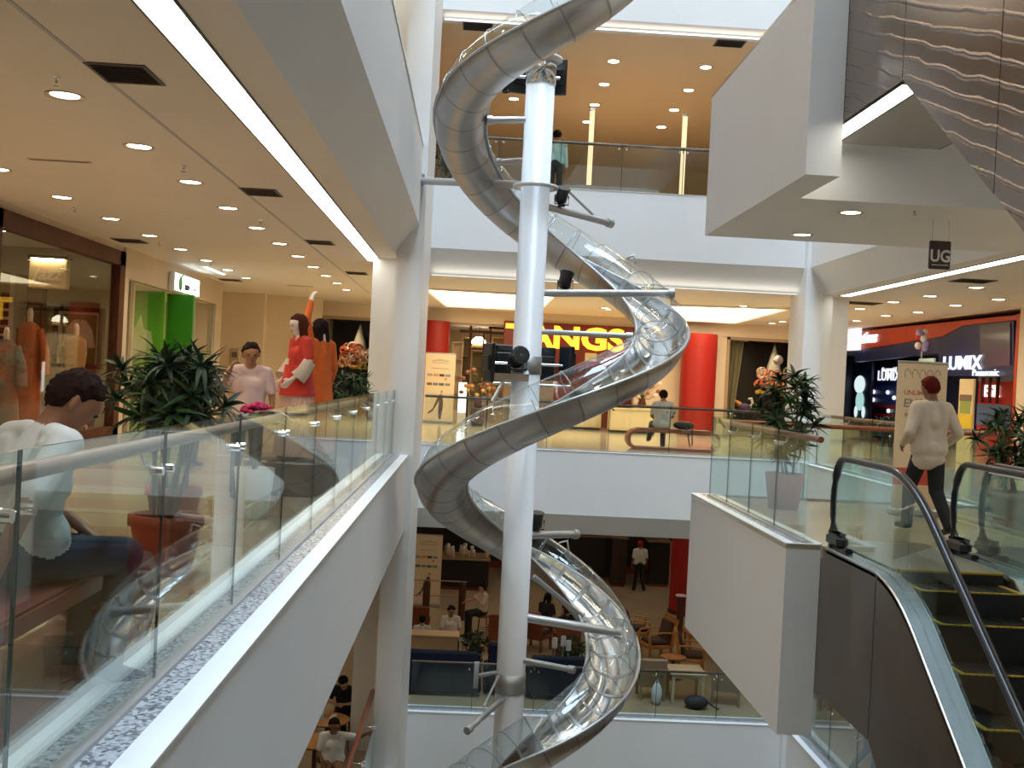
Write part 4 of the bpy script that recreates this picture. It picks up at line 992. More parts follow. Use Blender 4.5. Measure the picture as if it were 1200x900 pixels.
# interior of the camera shop
struct('wall_camera_inner', MB().box((15.6, 22, 0), (15.7, 40, 3)).box((XC + .3, 39.4, 0), (15.6, 39.5, 3)).box((XC + .3, y_near - .4, 0), (15.6, y_near - .3, 3)), mat('camera_wall', (.02, .025, .07), .4), 'dark blue inner wall of the camera shop')
struct('ceiling_camera', MB().box((XC + .3, 24, 3.0), (15.7, 39.5, 3.05)), mat('camera_ceiling', (.12, .12, .16), .6))
for y in (26.5, 30, 33.5): mk_downlight('round downlight added inside the camera shop', (14, y, 3.0), 'downlights added inside the camera shop', .1, 60.0)  # hidden lamps added as interior light for the camera shop
def xpanel(name, label, cat, x0, y0, x1, y1, X, m, d=.12, parts=(), z_floor=True):
    a, b = PX(x0, (y0 + y1) / 2, X).y, PX(x1, (y0 + y1) / 2, X).y; za, zb = PX((x0 + x1) / 2, y0, X).z, PX((x0 + x1) / 2, y1, X).z
    t = thing(name, label, cat, (X, (a + b) / 2, 0))
    w = abs(a - b) / 2; MB().bbox((0, -w, 0.0 if z_floor else zb), (d, w, za), .015).build('board', m, t)
    for nm, u0, v0, u1, v1, mm in parts: MB().box((-.01, w - 2 * w * u0, zb + (za - zb) * (1 - v0)), (0, w - 2 * w * u1, zb + (za - zb) * (1 - v1))).build(nm, mm, t)
    return t, w, za, zb
WH = mat('poster_white', (.8, .8, .78), .5); BL = mat('poster_blue', (.02, .06, .38), .4); RD = mat('poster_red', (.55, .02, .015), .4)
t, w, za, zb = xpanel('camera_display', 'blue camera display with white lettering and red shelf frame', 'display', 1024, 430, 1062, 490, 14.6, NAVY, .2, [('blue_field', .05, .35, .95, .75, BL), ('red_shelf', 0, .75, 1, .80, RD), ('red_shelf', 0, .92, 1, .97, RD), ('red_post', -.06, .4, .06, 1, RD)])
text('lettering', 'LUMIX', .5, emat('lumix_soft', (.8, .85, 1), 1.2), (-.02, .1, zb + (za - zb) * .82), (RX, 0, -RX), t, .01, .003, 1.4)
text('small_lettering', 'the essential', .22, emat('lumix_soft', (.8, .85, 1), 1.2), (-.02, .1, zb + (za - zb) * .95), (RX, 0, -RX), t, .01, .002, 1.2)
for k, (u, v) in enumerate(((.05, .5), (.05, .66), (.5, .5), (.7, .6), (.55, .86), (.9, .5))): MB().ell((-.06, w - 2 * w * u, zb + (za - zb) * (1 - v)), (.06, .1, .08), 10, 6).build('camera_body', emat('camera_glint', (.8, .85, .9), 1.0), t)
t, w, za, zb = xpanel('poster_panel', 'dark poster panel with a bright white figure beside the column', 'poster', 1000, 425, 1020, 495, 14.2, NAVY, .1)
MB().ell((-.02, .2, 1.95), (.03, .55, .33), 14, 8).build('figure_head', emat('figure_glow', (.75, .9, .92), .9), t)
MB().ell((-.02, .1, 1.35), (.03, .42, .36), 14, 8).build('figure_body', emat('figure_glow2', (.45, .75, .72), .8), t)
for s in (-.3, .45): MB().ell((-.02, s, .95), (.03, .16, .22), 10, 6).build('figure_leg', emat('figure_glow', (.75, .9, .92), .9), t)
t, w, za, zb = xpanel('promo_cabinet', 'red promotion cabinet with glowing letters and blue panels', 'cabinet', 1146, 432, 1186, 500, 13.4, RD, .5, [('blue_top', 0, .10, 1, .22, mat('promo_blue', (.25, .33, .5), .4)), ('blue_base', 0, .62, 1, 1, mat('promo_blue2', (.12, .2, .42), .4))])
text('lettering', 'ESR', .42, emat('esr_glow', (1, .75, .65), 2.2), (-.03, .1, zb + (za - zb) * .60), (RX, 0, -RX), t, .01, .01, 1.25)
for k in range(3): MB().tube([(-.08, .5 - k * .4, zb + (za - zb) * .85), (-.08, .5 - k * .4, zb + (za - zb) * .4)], .05, 8).build('bottle', mat('bottle_dark', (.1, .02, .02), .3), t)
t, w, za, zb = xpanel('promo_stand', 'leaning cream and yellow poster stand before the camera shop', 'poster', 1123, 444, 1140, 502, 12.0, mat('poster_cream', (.75, .62, .36), .5), .06, [('yellow_base', 0, .72, 1, 1, mat('poster_yellow', (.75, .55, .03), .5)), ('green_patch', .15, .45, .85, .7, mat('poster_green', (.28, .36, .08), .5)), ('dark_patch', .1, .32, .9, .45, mat('poster_dark', (.18, .12, .09), .5))])
t.rotation_euler = (-.0, .0, .0)
p = PX(1081, 398, 11.8); t = thing('balloon_cluster', 'red and white balloons over the camera shop counter', 'balloons', p)
rnd = random.Random(5)
for k in range(10): MB().ell((rnd.uniform(-.1, .1), rnd.uniform(-.18, .18), rnd.uniform(-.22, .22)), (.09, .09, .10), 10, 7).build('balloon', mat('balloon_%d' % (k % 3), [(.6, .03, .05), (.75, .72, .78), (.3, .3, .55)][k % 3], .3), t)
MB().tube([(0, 0, -.3), (0, 0, -p.z + .1)], .02, 6).build('pole', GREYP, t); MB().lathe([(.25, 0), (.25, .04), (.03, .08)], n=14).build('foot', GREYP, t, (0, 0, -p.z + .02))
t, w, za, zb = xpanel('info_screen', 'pale slanted screen on a post under the balloons', 'screen', 1076, 420, 1094, 427, 11.7, mat('info_pale', (.45, .6, .62), .3), .06, z_floor=False)
MB().tube([(.03, 0, 0), (.03, 0, zb)], .04, 8).build('post', GREYP, t)
# ================================================================== people and mannequins
V = Vector
import numpy as np
def rcone(mb, p, q, r1, r2, n=12, mi=0):
    p, q = V(p), V(q); d = q - p; L = d.length
    t = d.normalized() if L > 1e-5 else V((0, 0, 1)); u = V((0, 0, 1)) if abs(t.z) < .9 else V((1, 0, 0)); a = t.cross(u).normalized(); b = t.cross(a)
    vs = []; fs = []; rings = []
    for k in range(5): e = PI / 2 * (1 - k / 4); rings.append((p - t * r1 * math.sin(e), max(r1 * math.cos(e), 1e-4)))
    for k in range(5): e = PI / 2 * k / 4; rings.append((q + t * r2 * math.sin(e), max(r2 * math.cos(e), 1e-4)))
    for c, r in rings:
        for k in range(n): an = 2 * PI * k / n; vs.append(c + a * math.cos(an) * r + b * math.sin(an) * r)
    for i in range(len(rings) - 1):
        for k in range(n): fs.append((i * n + k, i * n + (k + 1) % n, (i + 1) * n + (k + 1) % n, (i + 1) * n + k))
    fs.append(tuple(range(n - 1, -1, -1))); fs.append(tuple(range((len(rings) - 1) * n, len(rings) * n)))
    mb.add(vs, fs, mi, True)
def remesh(mb, voxel, smooth=4):
    me = bpy.data.meshes.new('tmp'); me.from_pydata(mb.v, [], mb.f)
    o = bpy.data.objects.new('tmp', me); COL.objects.link(o)
    r = o.modifiers.new('r', 'REMESH'); r.mode = 'VOXEL'; r.voxel_size = voxel; r.use_smooth_shade = True
    if smooth: s = o.modifiers.new('s', 'SMOOTH'); s.iterations = smooth; s.factor = .5
    dg = bpy.context.evaluated_depsgraph_get(); dg.update()
    out = bpy.data.meshes.new_from_object(o.evaluated_get(dg)); bpy.data.objects.remove(o); bpy.data.meshes.remove(me)
    return out
def segdist(x, p, q, r1, r2):
    d = q - p; L2 = d.length_squared; w = 0 if L2 < 1e-9 else max(0, min(1, (x - p).dot(d) / L2)); return (x - (p + d * w)).length - (r1 + (r2 - r1) * w)
SKIN = {'tan': mat('skin_tan', (.36, .17, .09), .5), 'fair': mat('skin_fair', (.55, .32, .21), .5), 'brown': mat('skin_brown', (.24, .11, .06), .5), 'doll': mat('mannequin_skin', (.78, .66, .58), .35)}
def cloth(name, c, noise=.12): return mat(name, c, .85, noise=noise, scale=7, bump=.25)
def hand(segs, wrist, fdir, palmn, side, curl=.35, s=1.0, fr=.0095):
    """wrist, pointing direction, palm normal (way fingers curl), side=+1 thumb on +cross"""
    f = fdir.normalized(); n = (palmn - f * palmn.dot(f)).normalized(); w = f.cross(n).normalized() * side
    pc = wrist + f * .05 * s
    for k in (-1, 0, 1): segs.append((wrist + w * .012 * k, pc + f * .035 * s + w * .026 * k * s, .018 * s, .014 * s, 'skin'))
    for k, (off, L) in enumerate(((.033, .072), (.011, .082), (-.011, .076), (-.031, .060))):
        b = wrist + f * .088 * s + w * off * s; m = b + (f * math.cos(curl) + n * math.sin(curl)) * L * .5 * s; e = m + (f * math.cos(curl * 2.4) + n * math.sin(curl * 2.4)) * L * .55 * s
        segs.append((b, m, fr * s, fr * .95 * s, 'skin')); segs.append((m, e, fr * .95 * s, fr * .8 * s, 'skin'))
    tb = wrist + f * .03 * s + w * .03 * s; tm = tb + (f * .6 + w * .8).normalized() * .038 * s; te = tm + (f * .9 + w * .25 + n * .3).normalized() * .034 * s
    segs.append((tb, tm, .0125 * s, .011 * s, 'skin')); segs.append((tm, te, .011 * s, .009 * s, 'skin'))
def person(label, loc, rz, J, mats, hair='short', voxel=.013, skin='tan', sleeve='short', lean=None, bulk=1.0, group=None, scale=1.0, head_yaw=0.0, head_pitch=0.0, coat=0.0, cat='person', name='person', skirt=False, curls=(.35, .35), palms=None, hair_col=(.015, .01, .009), face=True):
    """J: joints in metres, figure facing -Y.  keys: pelvis chest neck head shL elL wrL hdL ... (L = +X side)"""
    j = {k: V(v) for k, v in J.items()}; B = bulk
    S = []
    up = (j['neck'] - j['pelvis']).normalized(); rt = (j['shL'] - j['shR']).normalized(); fw = up.cross(rt).normalized() * -1
    if fw.length < .1: fw = V((0, -1, 0))
    # torso: two side columns, chest and belly, waist
    for s, sh, hp in ((1, 'shL', 'hpL'), (-1, 'shR', 'hpR')):
        a = j[sh] - rt * s * .055 - up * .04; m = j['pelvis'].lerp(j['chest'], .45) + rt * s * .075 * B; h = j[hp] + rt * s * .015 + up * (.04 if coat else .10)
        S += [(a, m, .078 * B, .10 * B, 'top'), (m, h, .10 * B, .105 * B, 'top')]
        S.append((j[sh], j[sh] - rt * s * .1 + up * .03, .066 * B, .055, 'top'))
    S += [(j['chest'] + fw * .022 + rt * .06, j['chest'] + fw * .022 - rt * .06, .10 * B, .10 * B, 'top'), (j['pelvis'].lerp(j['chest'], .3) + fw * .03, j['chest'] + fw * .02, .11 * B, .105 * B, 'top'),
          (j['chest'] - fw * .03, j['neck'] - up * .05 - fw * .01, .10 * B, .075 * B, 'top'), (j['neck'] - up * .055 + rt * .05, j['neck'] - up * .055 - rt * .05, .062, .062, 'top')]
    S.append((j['pelvis'] + rt * .05, j['pelvis'] - rt * .05, .115 * B, .115 * B, 'top' if coat else 'bot'))
    if coat: S.append((j['pelvis'] + rt * .07 - up * coat, j['pelvis'] - rt * .07 - up * coat, .105 * B, .105 * B, 'top'))
    # head and neck
    H = j['head']; hu = (H - j['neck']).normalized(); R = Matrix.Rotation(head_yaw, 3, V((0, 0, 1))); hf = (R @ fw); hf = (hf - hu * hf.dot(hu)).normalized(); hr = hf.cross(hu).normalized()
    if head_pitch: P = Matrix.Rotation(head_pitch, 3, hr); hf = P @ hf; hu = P @ hu
    S += [(j['neck'] - up * .01, H - hu * .06 - hf * .01, .064, .058, 'skin'), (H + hu * .025 - hf * .012, H + hu * .02 + hf * .02, .094, .088, 'skin'), (H - hu * .02 + hf * .03, H - hu * .075 + hf * .045, .072, .048, 'skin'),
          (H - hu * .085 + hf * .062, H - hu * .088 + hf * .055, .028, .03, 'skin')]
    if face:
        S += [(H + hu * .012 + hf * .092, H - hu * .022 + hf * .113, .012, .015, 'skin'), (H + hu * .03 + hf * .088 + hr * .035, H + hu * .03 + hf * .088 - hr * .035, .018, .018, 'skin')]
    for s in (-1, 1): S.append((H + hr * s * .09 + hu * .012 - hf * .008, H + hr * s * .092 - hu * .03 - hf * .002, .016, .012, 'skin'))
    # arms
    for q, s in (('L', 1), ('R', -1)):
        sh, el, wr = j['sh' + q], j['el' + q], j['wr' + q]; sm = 'top'; sl = {'short': .72, 'long': 2.0, 'none': -1}[sleeve]; cut = sh.lerp(el, .72)
        if sleeve == 'short': S += [(sh, cut, .066 * B, .060 * B, 'top'), (cut.lerp(sh, .08), el, .044, .038, 'skin'), (el, wr, .038, .026, 'skin')]
        elif sleeve == 'long': S += [(sh, el, .066 * B, .054 * B, 'top'), (el, wr.lerp(el, .08), .054 * B, .042, 'top'), (el.lerp(wr, .8), wr, .028, .026, 'skin')]
        else: S += [(sh, el, .05, .038, 'skin'), (el, wr, .038, .026, 'skin')]
        fd = j.get('hd' + q); fd = (fd - wr) if fd else (wr - el)
        pn = (palms or {}).get(q); pn = V(pn) if pn else (-rt * s if abs(fd.normalized().dot(rt)) < .8 else -up)
        hand(S, wr, fd, pn, 1 if (fd.normalized().cross(pn).dot(fw) > 0) else -1, curls[0 if q == 'L' else 1], 1.0, max(.0095, voxel * .82))
        # legs
        hp, kn, an = j['hp' + q], j['kn' + q], j['an' + q]; to = j.get('to' + q) or an + fw * .16 - V((0, 0, .05))
        S += [(hp, kn, .092 * B, .072 * B, 'bot'), (kn, an, .068 * B, .056 * B, 'bot'), (an - V((0, 0, .03)), to, .042, .036, 'shoe'), (an + V((0, 0, 0)) - (to - an).normalized() * .04 - V((0, 0, .035)), an - V((0, 0, .03)), .036, .04, 'shoe')]
    if skirt:
        for k in range(10):
            a = 2 * PI * k / 10; e = V((math.cos(a) * .2, math.sin(a) * .16, .08)); S.append((j['pelvis'] + V((math.cos(a) * .07, math.sin(a) * .05, 0)), V((j['pelvis'].x, j['pelvis'].y, 0)) + e, .07, .075, 'bot'))
    mb = MB()
    for p, q, r1, r2, k in S: rcone(mb, p, q, r1, r2)
    me = remesh(mb, voxel)
    order = ['skin', 'top', 'bot', 'shoe']; mm = [SKIN[skin], mats[0], mats[1], mats[2]]
    for m in mm: me.materials.append(m)
    nv = len(me.vertices); co = np.empty(nv * 3); me.vertices.foreach_get('co', co); co = co.reshape(-1, 3)
    best = np.full(nv, 9.0); vb = np.zeros(nv, int)
    for p, q, r1, r2, k in S:
        p, q = np.array(p), np.array(q); d = q - p; L2 = max(1e-9, d @ d); w_ = np.clip((co - p) @ d / L2, 0, 1)
        ds = np.linalg.norm(co - p - w_[:, None] * d, axis=1) - (r1 + (r2 - r1) * w_); u_ = ds < best; best[u_] = ds[u_]; vb[u_] = order.index(k)
    vb = vb.tolist()
    for poly in me.polygons:
        c = [vb[i] for i in poly.vertices]; poly.material_index = max(set(c), key=c.count); poly.use_smooth = True
    o = link(name, me, None, loc, (0, 0, rz)); o.scale = (scale,) * 3; tag(o, label, cat, group)
    # hair
    hm = mat('hair_%g_%g' % hair_col[:2], hair_col, .85, noise=.3, scale=30, spec=.12)
    mb = MB(); rnd = random.Random(len(label)); N = 150
    for k in range(N):
        z = 1 - 2 * (k + .5) / N; a = k * 2.39996; d = V((math.cos(a) * math.sqrt(1 - z * z), math.sin(a) * math.sqrt(1 - z * z), z))
        f = d.dot(V((0, -1, 0)))                      # local head frame: -Y is the face
        if z < (-.85 if f < -.25 else -.35 if f < -.05 else (-.05 if f < .35 else .42 + .25 * (f - .35))): continue
        w = hr * -d.x + hu * d.z - hf * d.y * 1.0
        w = hr * d.x + hu * d.z + hf * (-d.y)
        c = H + hu * .022 - hf * .004 + V((0, 0, 0)) + hr * (d.x * .082) + hu * (d.z * .098) + hf * (-d.y * .096)
        t_ = c + (w + V((rnd.uniform(-.5, .5), rnd.uniform(-.5, .5), rnd.uniform(-.2, .5)))).normalized() * rnd.uniform(.008, .022)
        rcone(mb, c, t_, .024, .012, 7)
    if hair in ('long', 'bun'):
        for s in (-1, -.4, .4, 1):
            a = H + hr * s * .07 - hf * .03; L = .30 if hair == 'long' else .05
            rcone(mb, a, a - up * L * .5 - hf * .02, .045, .045, 8); rcone(mb, a - up * L * .5 - hf * .02, a - up * L + hr * s * .02 + hf * .0, .045, .02, 8)
        for s in (-1, 1):
            if hair == 'long': a = H + hr * s * .085 + hu * .02 + hf * .02; rcone(mb, a, a - hu * .2 + hf * .015, .026, .02, 8); rcone(mb, a - hu * .2 + hf * .015, a - hu * .27 + hf * .05, .02, .01, 8)
    if hair == 'bun':
        rcone(mb, H + hu * .1 - hf * .05, H + hu * .14 - hf * .07, .05, .04, 10)
    h = remesh(mb, min(voxel, .011), 2); h.materials.append(hm)
    for poly in h.polygons: poly.use_smooth = True
    link('hair', h, o)
    if face:
        for s in (-1, 1):
            MB().ell(tuple(H + hu * .010 + hf * .099 + hr * s * .033), (.012, .012, .008), 8, 6).build('eye', mat('eye_dark', (.02, .015, .012), .2), o)
        c = H - hu * .052 + hf * .104; MB().tube([c - hr * .024 - hf * .008, c + hf * .002, c + hr * .024 - hf * .008], [.004, .007, .004], 6).build('mouth', mat('lips', (.30, .09, .07), .5), o)
    return o
def stand(**k):
    J = dict(pelvis=(0, 0, .93), chest=(0, 0, 1.24), neck=(0, .01, 1.45), head=(0, -.02, 1.585), shL=(.185, .01, 1.39), shR=(-.185, .01, 1.39), elL=(.235, .03, 1.10), elR=(-.235, .03, 1.10), wrL=(.245, -.06, .86), wrR=(-.245, -.06, .86),
             hpL=(.085, 0, .90), hpR=(-.085, 0, .90), knL=(.1, -.02, .49), knR=(-.1, -.02, .49), anL=(.11, .02, .09), anR=(-.11, .02, .09)); J.update(k); return J
def sit(h=.45, **k):
    J = dict(pelvis=(0, 0, h + .11), chest=(0, .0, h + .40), neck=(0, -.01, h + .61), head=(0, -.05, h + .745), shL=(.185, 0, h + .55), shR=(-.185, 0, h + .55), elL=(.24, -.06, h + .28), elR=(-.24, -.06, h + .28), wrL=(.15, -.28, h + .22), wrR=(-.15, -.28, h + .22),
             hpL=(.09, -.02, h + .09), hpR=(-.09, -.02, h + .09), knL=(.12, -.43, h + .06), knR=(-.12, -.43, h + .06), anL=(.12, -.42, .09), anR=(-.12, -.42, .09)); J.update(k); return J
DKB = cloth('trouser_black', (.012, .012, .015)); DEN = cloth('dark_denim', (.03, .042, .07)); WSH = cloth('white_shirt', (.76, .78, .76), .06); SHOE = mat('shoe_black', (.015, .013, .012), .4)
# ---- seated man on the loop bench behind the near glass
p = PY(52, 640, 4.25)
hb = .47
person('man in a white T-shirt sitting on the loop bench behind the glass railing', (-1.95, 4.70, 0), PI - .70,
       sit(hb, pelvis=(0, .02, hb + .10), chest=(.0, -.06, hb + .39), neck=(0, -.12, hb + .59), head=(-.03, -.20, hb + .70), shL=(.2, -.08, hb + .54), shR=(-.2, -.08, hb + .54),
           elR=(-.31, .14, hb + .30), wrR=(-.29, .22, hb + .08), hdR=(-.31, .30, hb + .045), elL=(.25, -.24, hb + .28), wrL=(.05, -.32, hb + .17), knL=(.12, -.42, hb + .05), knR=(-.10, -.42, hb + .07), anL=(.12, -.36, .09), anR=(-.08, -.38, .09)),
       (WSH, DEN, SHOE), 'short', .009, 'tan', 'short', bulk=1.08, head_yaw=-.42, head_pitch=-.04, curls=(.5, .12), palms={'R': (0, 0, -1)}, hair_col=(.030, .013, .010), scale=1.11)
# ---- man in pink checked shirt on the walkway, hand raised to his face
p = PY(293, 440, 12.2)
person('man in a pale pink shirt raising one hand to his cheek', (p.x, 12.2, 0), .15, stand(elR=(-.31, -.06, 1.15), wrR=(-.20, -.17, 1.41), hdR=(-.15, -.15, 1.52), elL=(.25, .02, 1.12), wrL=(.26, -.05, .88)),
       (cloth('pink_shirt', (.70, .52, .50)), DKB, SHOE), 'short', .012, 'tan', 'short', bulk=1.0, scale=1.03, head_yaw=.15, curls=(.4, .8), coat=.06, hair_col=(.02, .014, .01))
# ---- woman half hidden behind the walkway plant
p = PY(228, 430, 15.5)
person('woman in dark top half hidden behind the tall walkway plant', (p.x, 15.5, 0), 1.2, stand(), (cloth('dark_top', (.05, .04, .05)), DKB, SHOE), 'long', .015, 'fair', 'short', bulk=.9, scale=.97, hair_col=(.10, .035, .012))
# ---- man walking toward the escalator, seen from behind
p = PY(1090, 632, 11.6)
person('man in a pale untucked shirt walking past the escalator banner', (p.x, 11.75, 0), PI + .2, stand(knL=(.08, -.20, .52), anL=(.08, -.22, .10), toL=(.09, -.38, .06), knR=(-.1, .02, .48), anR=(-.10, .28, .12), toR=(-.11, .14, .04), elL=(.30, .08, 1.12), elR=(-.30, .08, 1.12), wrL=(.24, -.12, .98), wrR=(-.24, -.10, .96), chest=(0, -.02, 1.24), head=(0, -.03, 1.60)),
       (cloth('cream_shirt', (.72, .62, .50)), DKB, SHOE), 'short', .012, 'brown', 'long', bulk=1.12, scale=1.02, coat=.10, hair_col=(.13, .012, .010))
# ---- man on the far bench seen from behind
p = PY(775, 520, 25.2)
person('man in a light grey shirt sitting on the loop bench with his back turned', (p.x, 25.2, 0), PI, sit(.47, knR=(-.10, -.42, .53), anR=(-.10, -.40, .09), knL=(.16, -.43, .56), anL=(.20, -.52, .22)), (cloth('grey_shirt', (.58, .54, .47)), DEN, SHOE), 'short', .015, 'tan', 'short', bulk=1.05, scale=1.06, coat=.03)
# ---- first floor shopper
p = PY(652, 190, 25.0)
person('shopper in a light blue shirt behind the first floor railing', (p.x, 25.2, Z1), PI * .9, stand(), (cloth('aqua_shirt', (.45, .72, .75)), DKB, SHOE), 'short', .016, 'tan', 'long', scale=1.02)
# ---- lower floor: standing man
p = PY(748, 690, 37.6)
person('man in a white shirt and red cap standing in the lower hall', (p.x, 37.6, ZL), PI + .1, stand(anL=(.16, .02, .09), anR=(-.18, .05, .09)), (WSH, DKB, SHOE), 'short', .016, 'brown', 'short', scale=1.05, hair_col=(.35, .02, .015))
# ---- café guests
def guest(label, x, y, Y, rz, top, hair='short', skin='tan', J=None, sc=1.0, sh=.44, hc=(.015, .01, .009), sleeve='short'):
    p = PY(x, y, Y); return person(label, (p.x, Y, ZL), rz, J or sit(sh), (cloth('guest_' + label[:16], top), DKB, SHOE), hair, .016, skin, sleeve, scale=sc, hair_col=hc)
guest('girl with her hair up leaning over her café chair with one arm out', 566, 720, 30.0, -1.2, (.66, .55, .42), 'bun', 'fair', sit(.62, elR=(-.38, -.12, .98), wrR=(-.62, -.26, .88), elL=(.25, -.12, .92), wrL=(.12, -.22, 1.08)), 1.02)
guest('young man in a white tee sitting on the café bench with folded arms', 527, 745, 27.6, .15, (.70, .66, .60), 'short', 'tan', None, 1.05)
guest('dark haired child with a white collar at the pale café counter', 494, 750, 27.0, PI, (.60, .62, .68), 'short', 'tan', None, .92)
guest('guest in black leaning forward behind the slide arm', 640, 722, 30.0, PI * .8, (.015, .013, .015), 'long', 'tan', None, 1.0)
guest('guest in dark maroon beside the one in black', 668, 728, 30.9, -.6, (.05, .015, .015), 'short', 'tan', None, .95)
p = PZ(410, 792, ZL + 1.2)
person('diner in a black top eating at the round table under the walkway', (p.x - .05, 21.3, ZL), -.2, sit(.45, chest=(0, -.06, .85), neck=(0, -.12, 1.05), head=(0, -.2, 1.17), shL=(.185, -.08, 1.0), shR=(-.185, -.08, 1.0), elL=(.28, -.2, .78), elR=(-.28, -.2, .78), wrL=(.10, -.42, .80), wrR=(-.10, -.42, .80)), (cloth('diner_black', (.015, .015, .02)), DKB, SHOE), 'short', .015, 'fair', 'short', head_pitch=-.35)
p2 = PZ(393, 850, ZL + 1.18)
person('diner in a white T-shirt resting an arm on the red handrail', (p2.x - .02, p2.y, ZL), .1, sit(.45, elL=(.42, -.02, .98), wrL=(.58, -.12, 1.08), hdL=(.64, -.18, 1.12)), (WSH, mat('brown_trousers', (.2, .1, .05), .8), SHOE), 'short', .014, 'brown', 'short', bulk=1.08)
p = PZ(998, 862, ZL + .5)
person('passer-by in grey trousers walking beside the lower escalator', (PY(1000, 870, 20.5).x + .25, 20.5, ZL), 1.4, stand(knL=(.1, -.2, .5), anL=(.1, -.2, .1), anR=(-.1, .25, .12)), (cloth('grey_top', (.3, .3, .32)), cloth('grey_trouser', (.10, .11, .13)), SHOE), 'short', .016, 'tan', 'short')
# ------------------------------------------------------------------ mannequins on the walkway podium
def gown(parent, prof, m, name='gown', n=24, flare=.02, ox=0, oy=0):
    mb = MB(); vs = []; fs = []
    for i, (r, z, sy) in enumerate(prof):
        for k in range(n): a = 2 * PI * k / n; rr = r * (1 + flare * math.cos(a * 6) * (i / len(prof))); vs.append((ox + rr * math.cos(a), oy + rr * sy * math.sin(a), z))
    for i in range(len(prof) - 1):
        for k in range(n): fs.append((i * n + k, i * n + (k + 1) % n, (i + 1) * n + (k + 1) % n, (i + 1) * n + k))
    return mb.add(vs, fs, 0, True).build(name, m, parent)
def stripes(name, a, b, sc=14):
    m = mat(name, a, .8); nt = m.node_tree; bs = nt.nodes['Principled BSDF']; tc = nt.nodes.new('ShaderNodeTexCoord'); w = nt.nodes.new('ShaderNodeTexWave'); w.inputs['Scale'].default_value = sc; w.bands_direction = 'X'
    r = nt.nodes.new('ShaderNodeValToRGB'); r.color_ramp.interpolation = 'CONSTANT'; r.color_ramp.elements[0].color = (*a, 1); r.color_ramp.elements[1].color = (*b, 1); r.color_ramp.elements[1].position = .5
    nt.links.new(tc.outputs['Object'], w.inputs['Vector']); nt.links.new(w.outputs[0], r.inputs[0]); nt.links.new(r.outputs[0], bs.inputs['Base Color']); return m
PZT = .42
pm = PY(348, 470, 12.6); p3 = PY(371, 470, 13.4)
t = thing('display_podium', 'round brown display podium under the mannequins', 'podium', ((pm.x + p3.x) / 2 - .12, 13.1, 0))
MB().lathe([(.62, 0), (.62, PZT - .05), (.65, PZT - .04), (.65, PZT), (0, PZT)], n=36).build('drum', mat('podium_brown', (.20, .12, .08), .4), t); MB().lathe([(.655, PZT - .035), (.665, PZT - .02), (.655, PZT - .005)], n=36).build('edge_band', CHROME, t)
RED = cloth('red_tunic', (.62, .045, .03)); ORG = cloth('orange_robe', (.70, .14, .02))
J = stand(elL=(.26, .02, 1.13), elR=(-.26, .02, 1.13), wrL=(.2, -.16, .95), wrR=(-.22, -.12, .92))
o = person('mannequin in a red tunic and striped skirt with long brown hair', (pm.x, 12.6, PZT), -1.0, J, (RED, stripes('striped_skirt', (.72, .36, .28), (.62, .56, .5)), SHOE), 'long', .013, 'doll', 'short', bulk=.9, cat='mannequin', name='mannequin', hair_col=(.09, .022, .012))
gown(o, [(.19, 1.0, .8), (.215, .85, .8), (.25, .5, .8), (.30, .06, .8)], MATS['striped_skirt'], 'skirt')
gown(o, [(.195, 1.12, .78), (.205, 1.0, .8), (.225, .88, .82), (.245, .76, .84)], RED, 'tunic_hem')
for s in (-1, 1): MB().tube([(s * .255, .02, 1.16), (s * .25, -.04, 1.05), (s * .22, -.1, .97)], [.075, .085, .10], 10).build('lace_cuff', cloth('lace_cuff', (.62, .5, .42)), o)
o = person('mannequin in an orange robe with one arm raised', (p3.x, 13.5, PZT), -2.2, stand(elL=(.26, 0, 1.68), wrL=(.16, -.04, 1.92), hdL=(.12, -.04, 2.05)), (ORG, ORG, SHOE), 'long', .014, 'doll', 'long', bulk=.95, cat='mannequin', name='mannequin', hair_col=(.02, .012, .01))
gown(o, [(.16, 1.25, .75), (.17, 1.0, .8), (.22, .6, .85), (.30, .06, .85)], ORG, 'robe')
gown(o, [(.10, 1.0, .9), (.14, .7, .9), (.16, .3, .9), (.13, .1, .9)], cloth('black_sash', (.015, .012, .012)), 'black_sash', ox=-.12, oy=-.12)
# dress forms inside the dress shop
def form(label, x, ytop, Y, mt, skirtm, sc=1.0, sleeves=True):
    p = PY(x, ytop, Y); h = p.z; t = thing('dress_form', label, 'mannequin', (p.x, Y, .02))
    q = h / 1.62
    MB().lathe([(.0, 0), (.2, .01), (.2, .03), (.02, .05), (.02, .9 * q), (0, .9 * q)], n=14).build('stand', GREYP, t)
    MB().lathe([(.03, 1.40 * q), (.045, 1.46 * q), (.05, 1.56 * q), (.03, 1.62 * q), (0, 1.62 * q)], n=12).build('neck_block', mat('form_cream', (.72, .58, .4), .6), t)
    gown(t, [(.05, 1.45 * q, .8), (.16, 1.40 * q, .6), (.20, 1.33 * q, .65), (.19, 1.1 * q, .7), (.17, .98 * q, .7), (.22, .7 * q, .8), (.28, .12, .85)], mt, 'gown', flare=.05)
    if sleeves:
        for s in (-1, 1): MB().tube([(s * .17, 0, 1.36 * q), (s * .27, 0, 1.1 * q), (s * .30, -.04, .8 * q)], [.07, .08, .10], 10).build('sleeve', mt, t)
    return t
form('rust orange robe on a dress form by the dark pillar', 36, 362, 19.0, cloth('rust_robe', (.42, .07, .015)), None)
form('blue and red patterned gown on a dress form at the window edge', 8, 385, 18.0, mat('patterned_gown', (.35, .10, .05), .8, noise=.5, scale=3, col2=(.12, .16, .14)), None)
form('gold gown on a dress form before the framed blouse', 90, 380, 19.6, cloth('gold_gown', (.42, .24, .08)), None, sleeves=False)
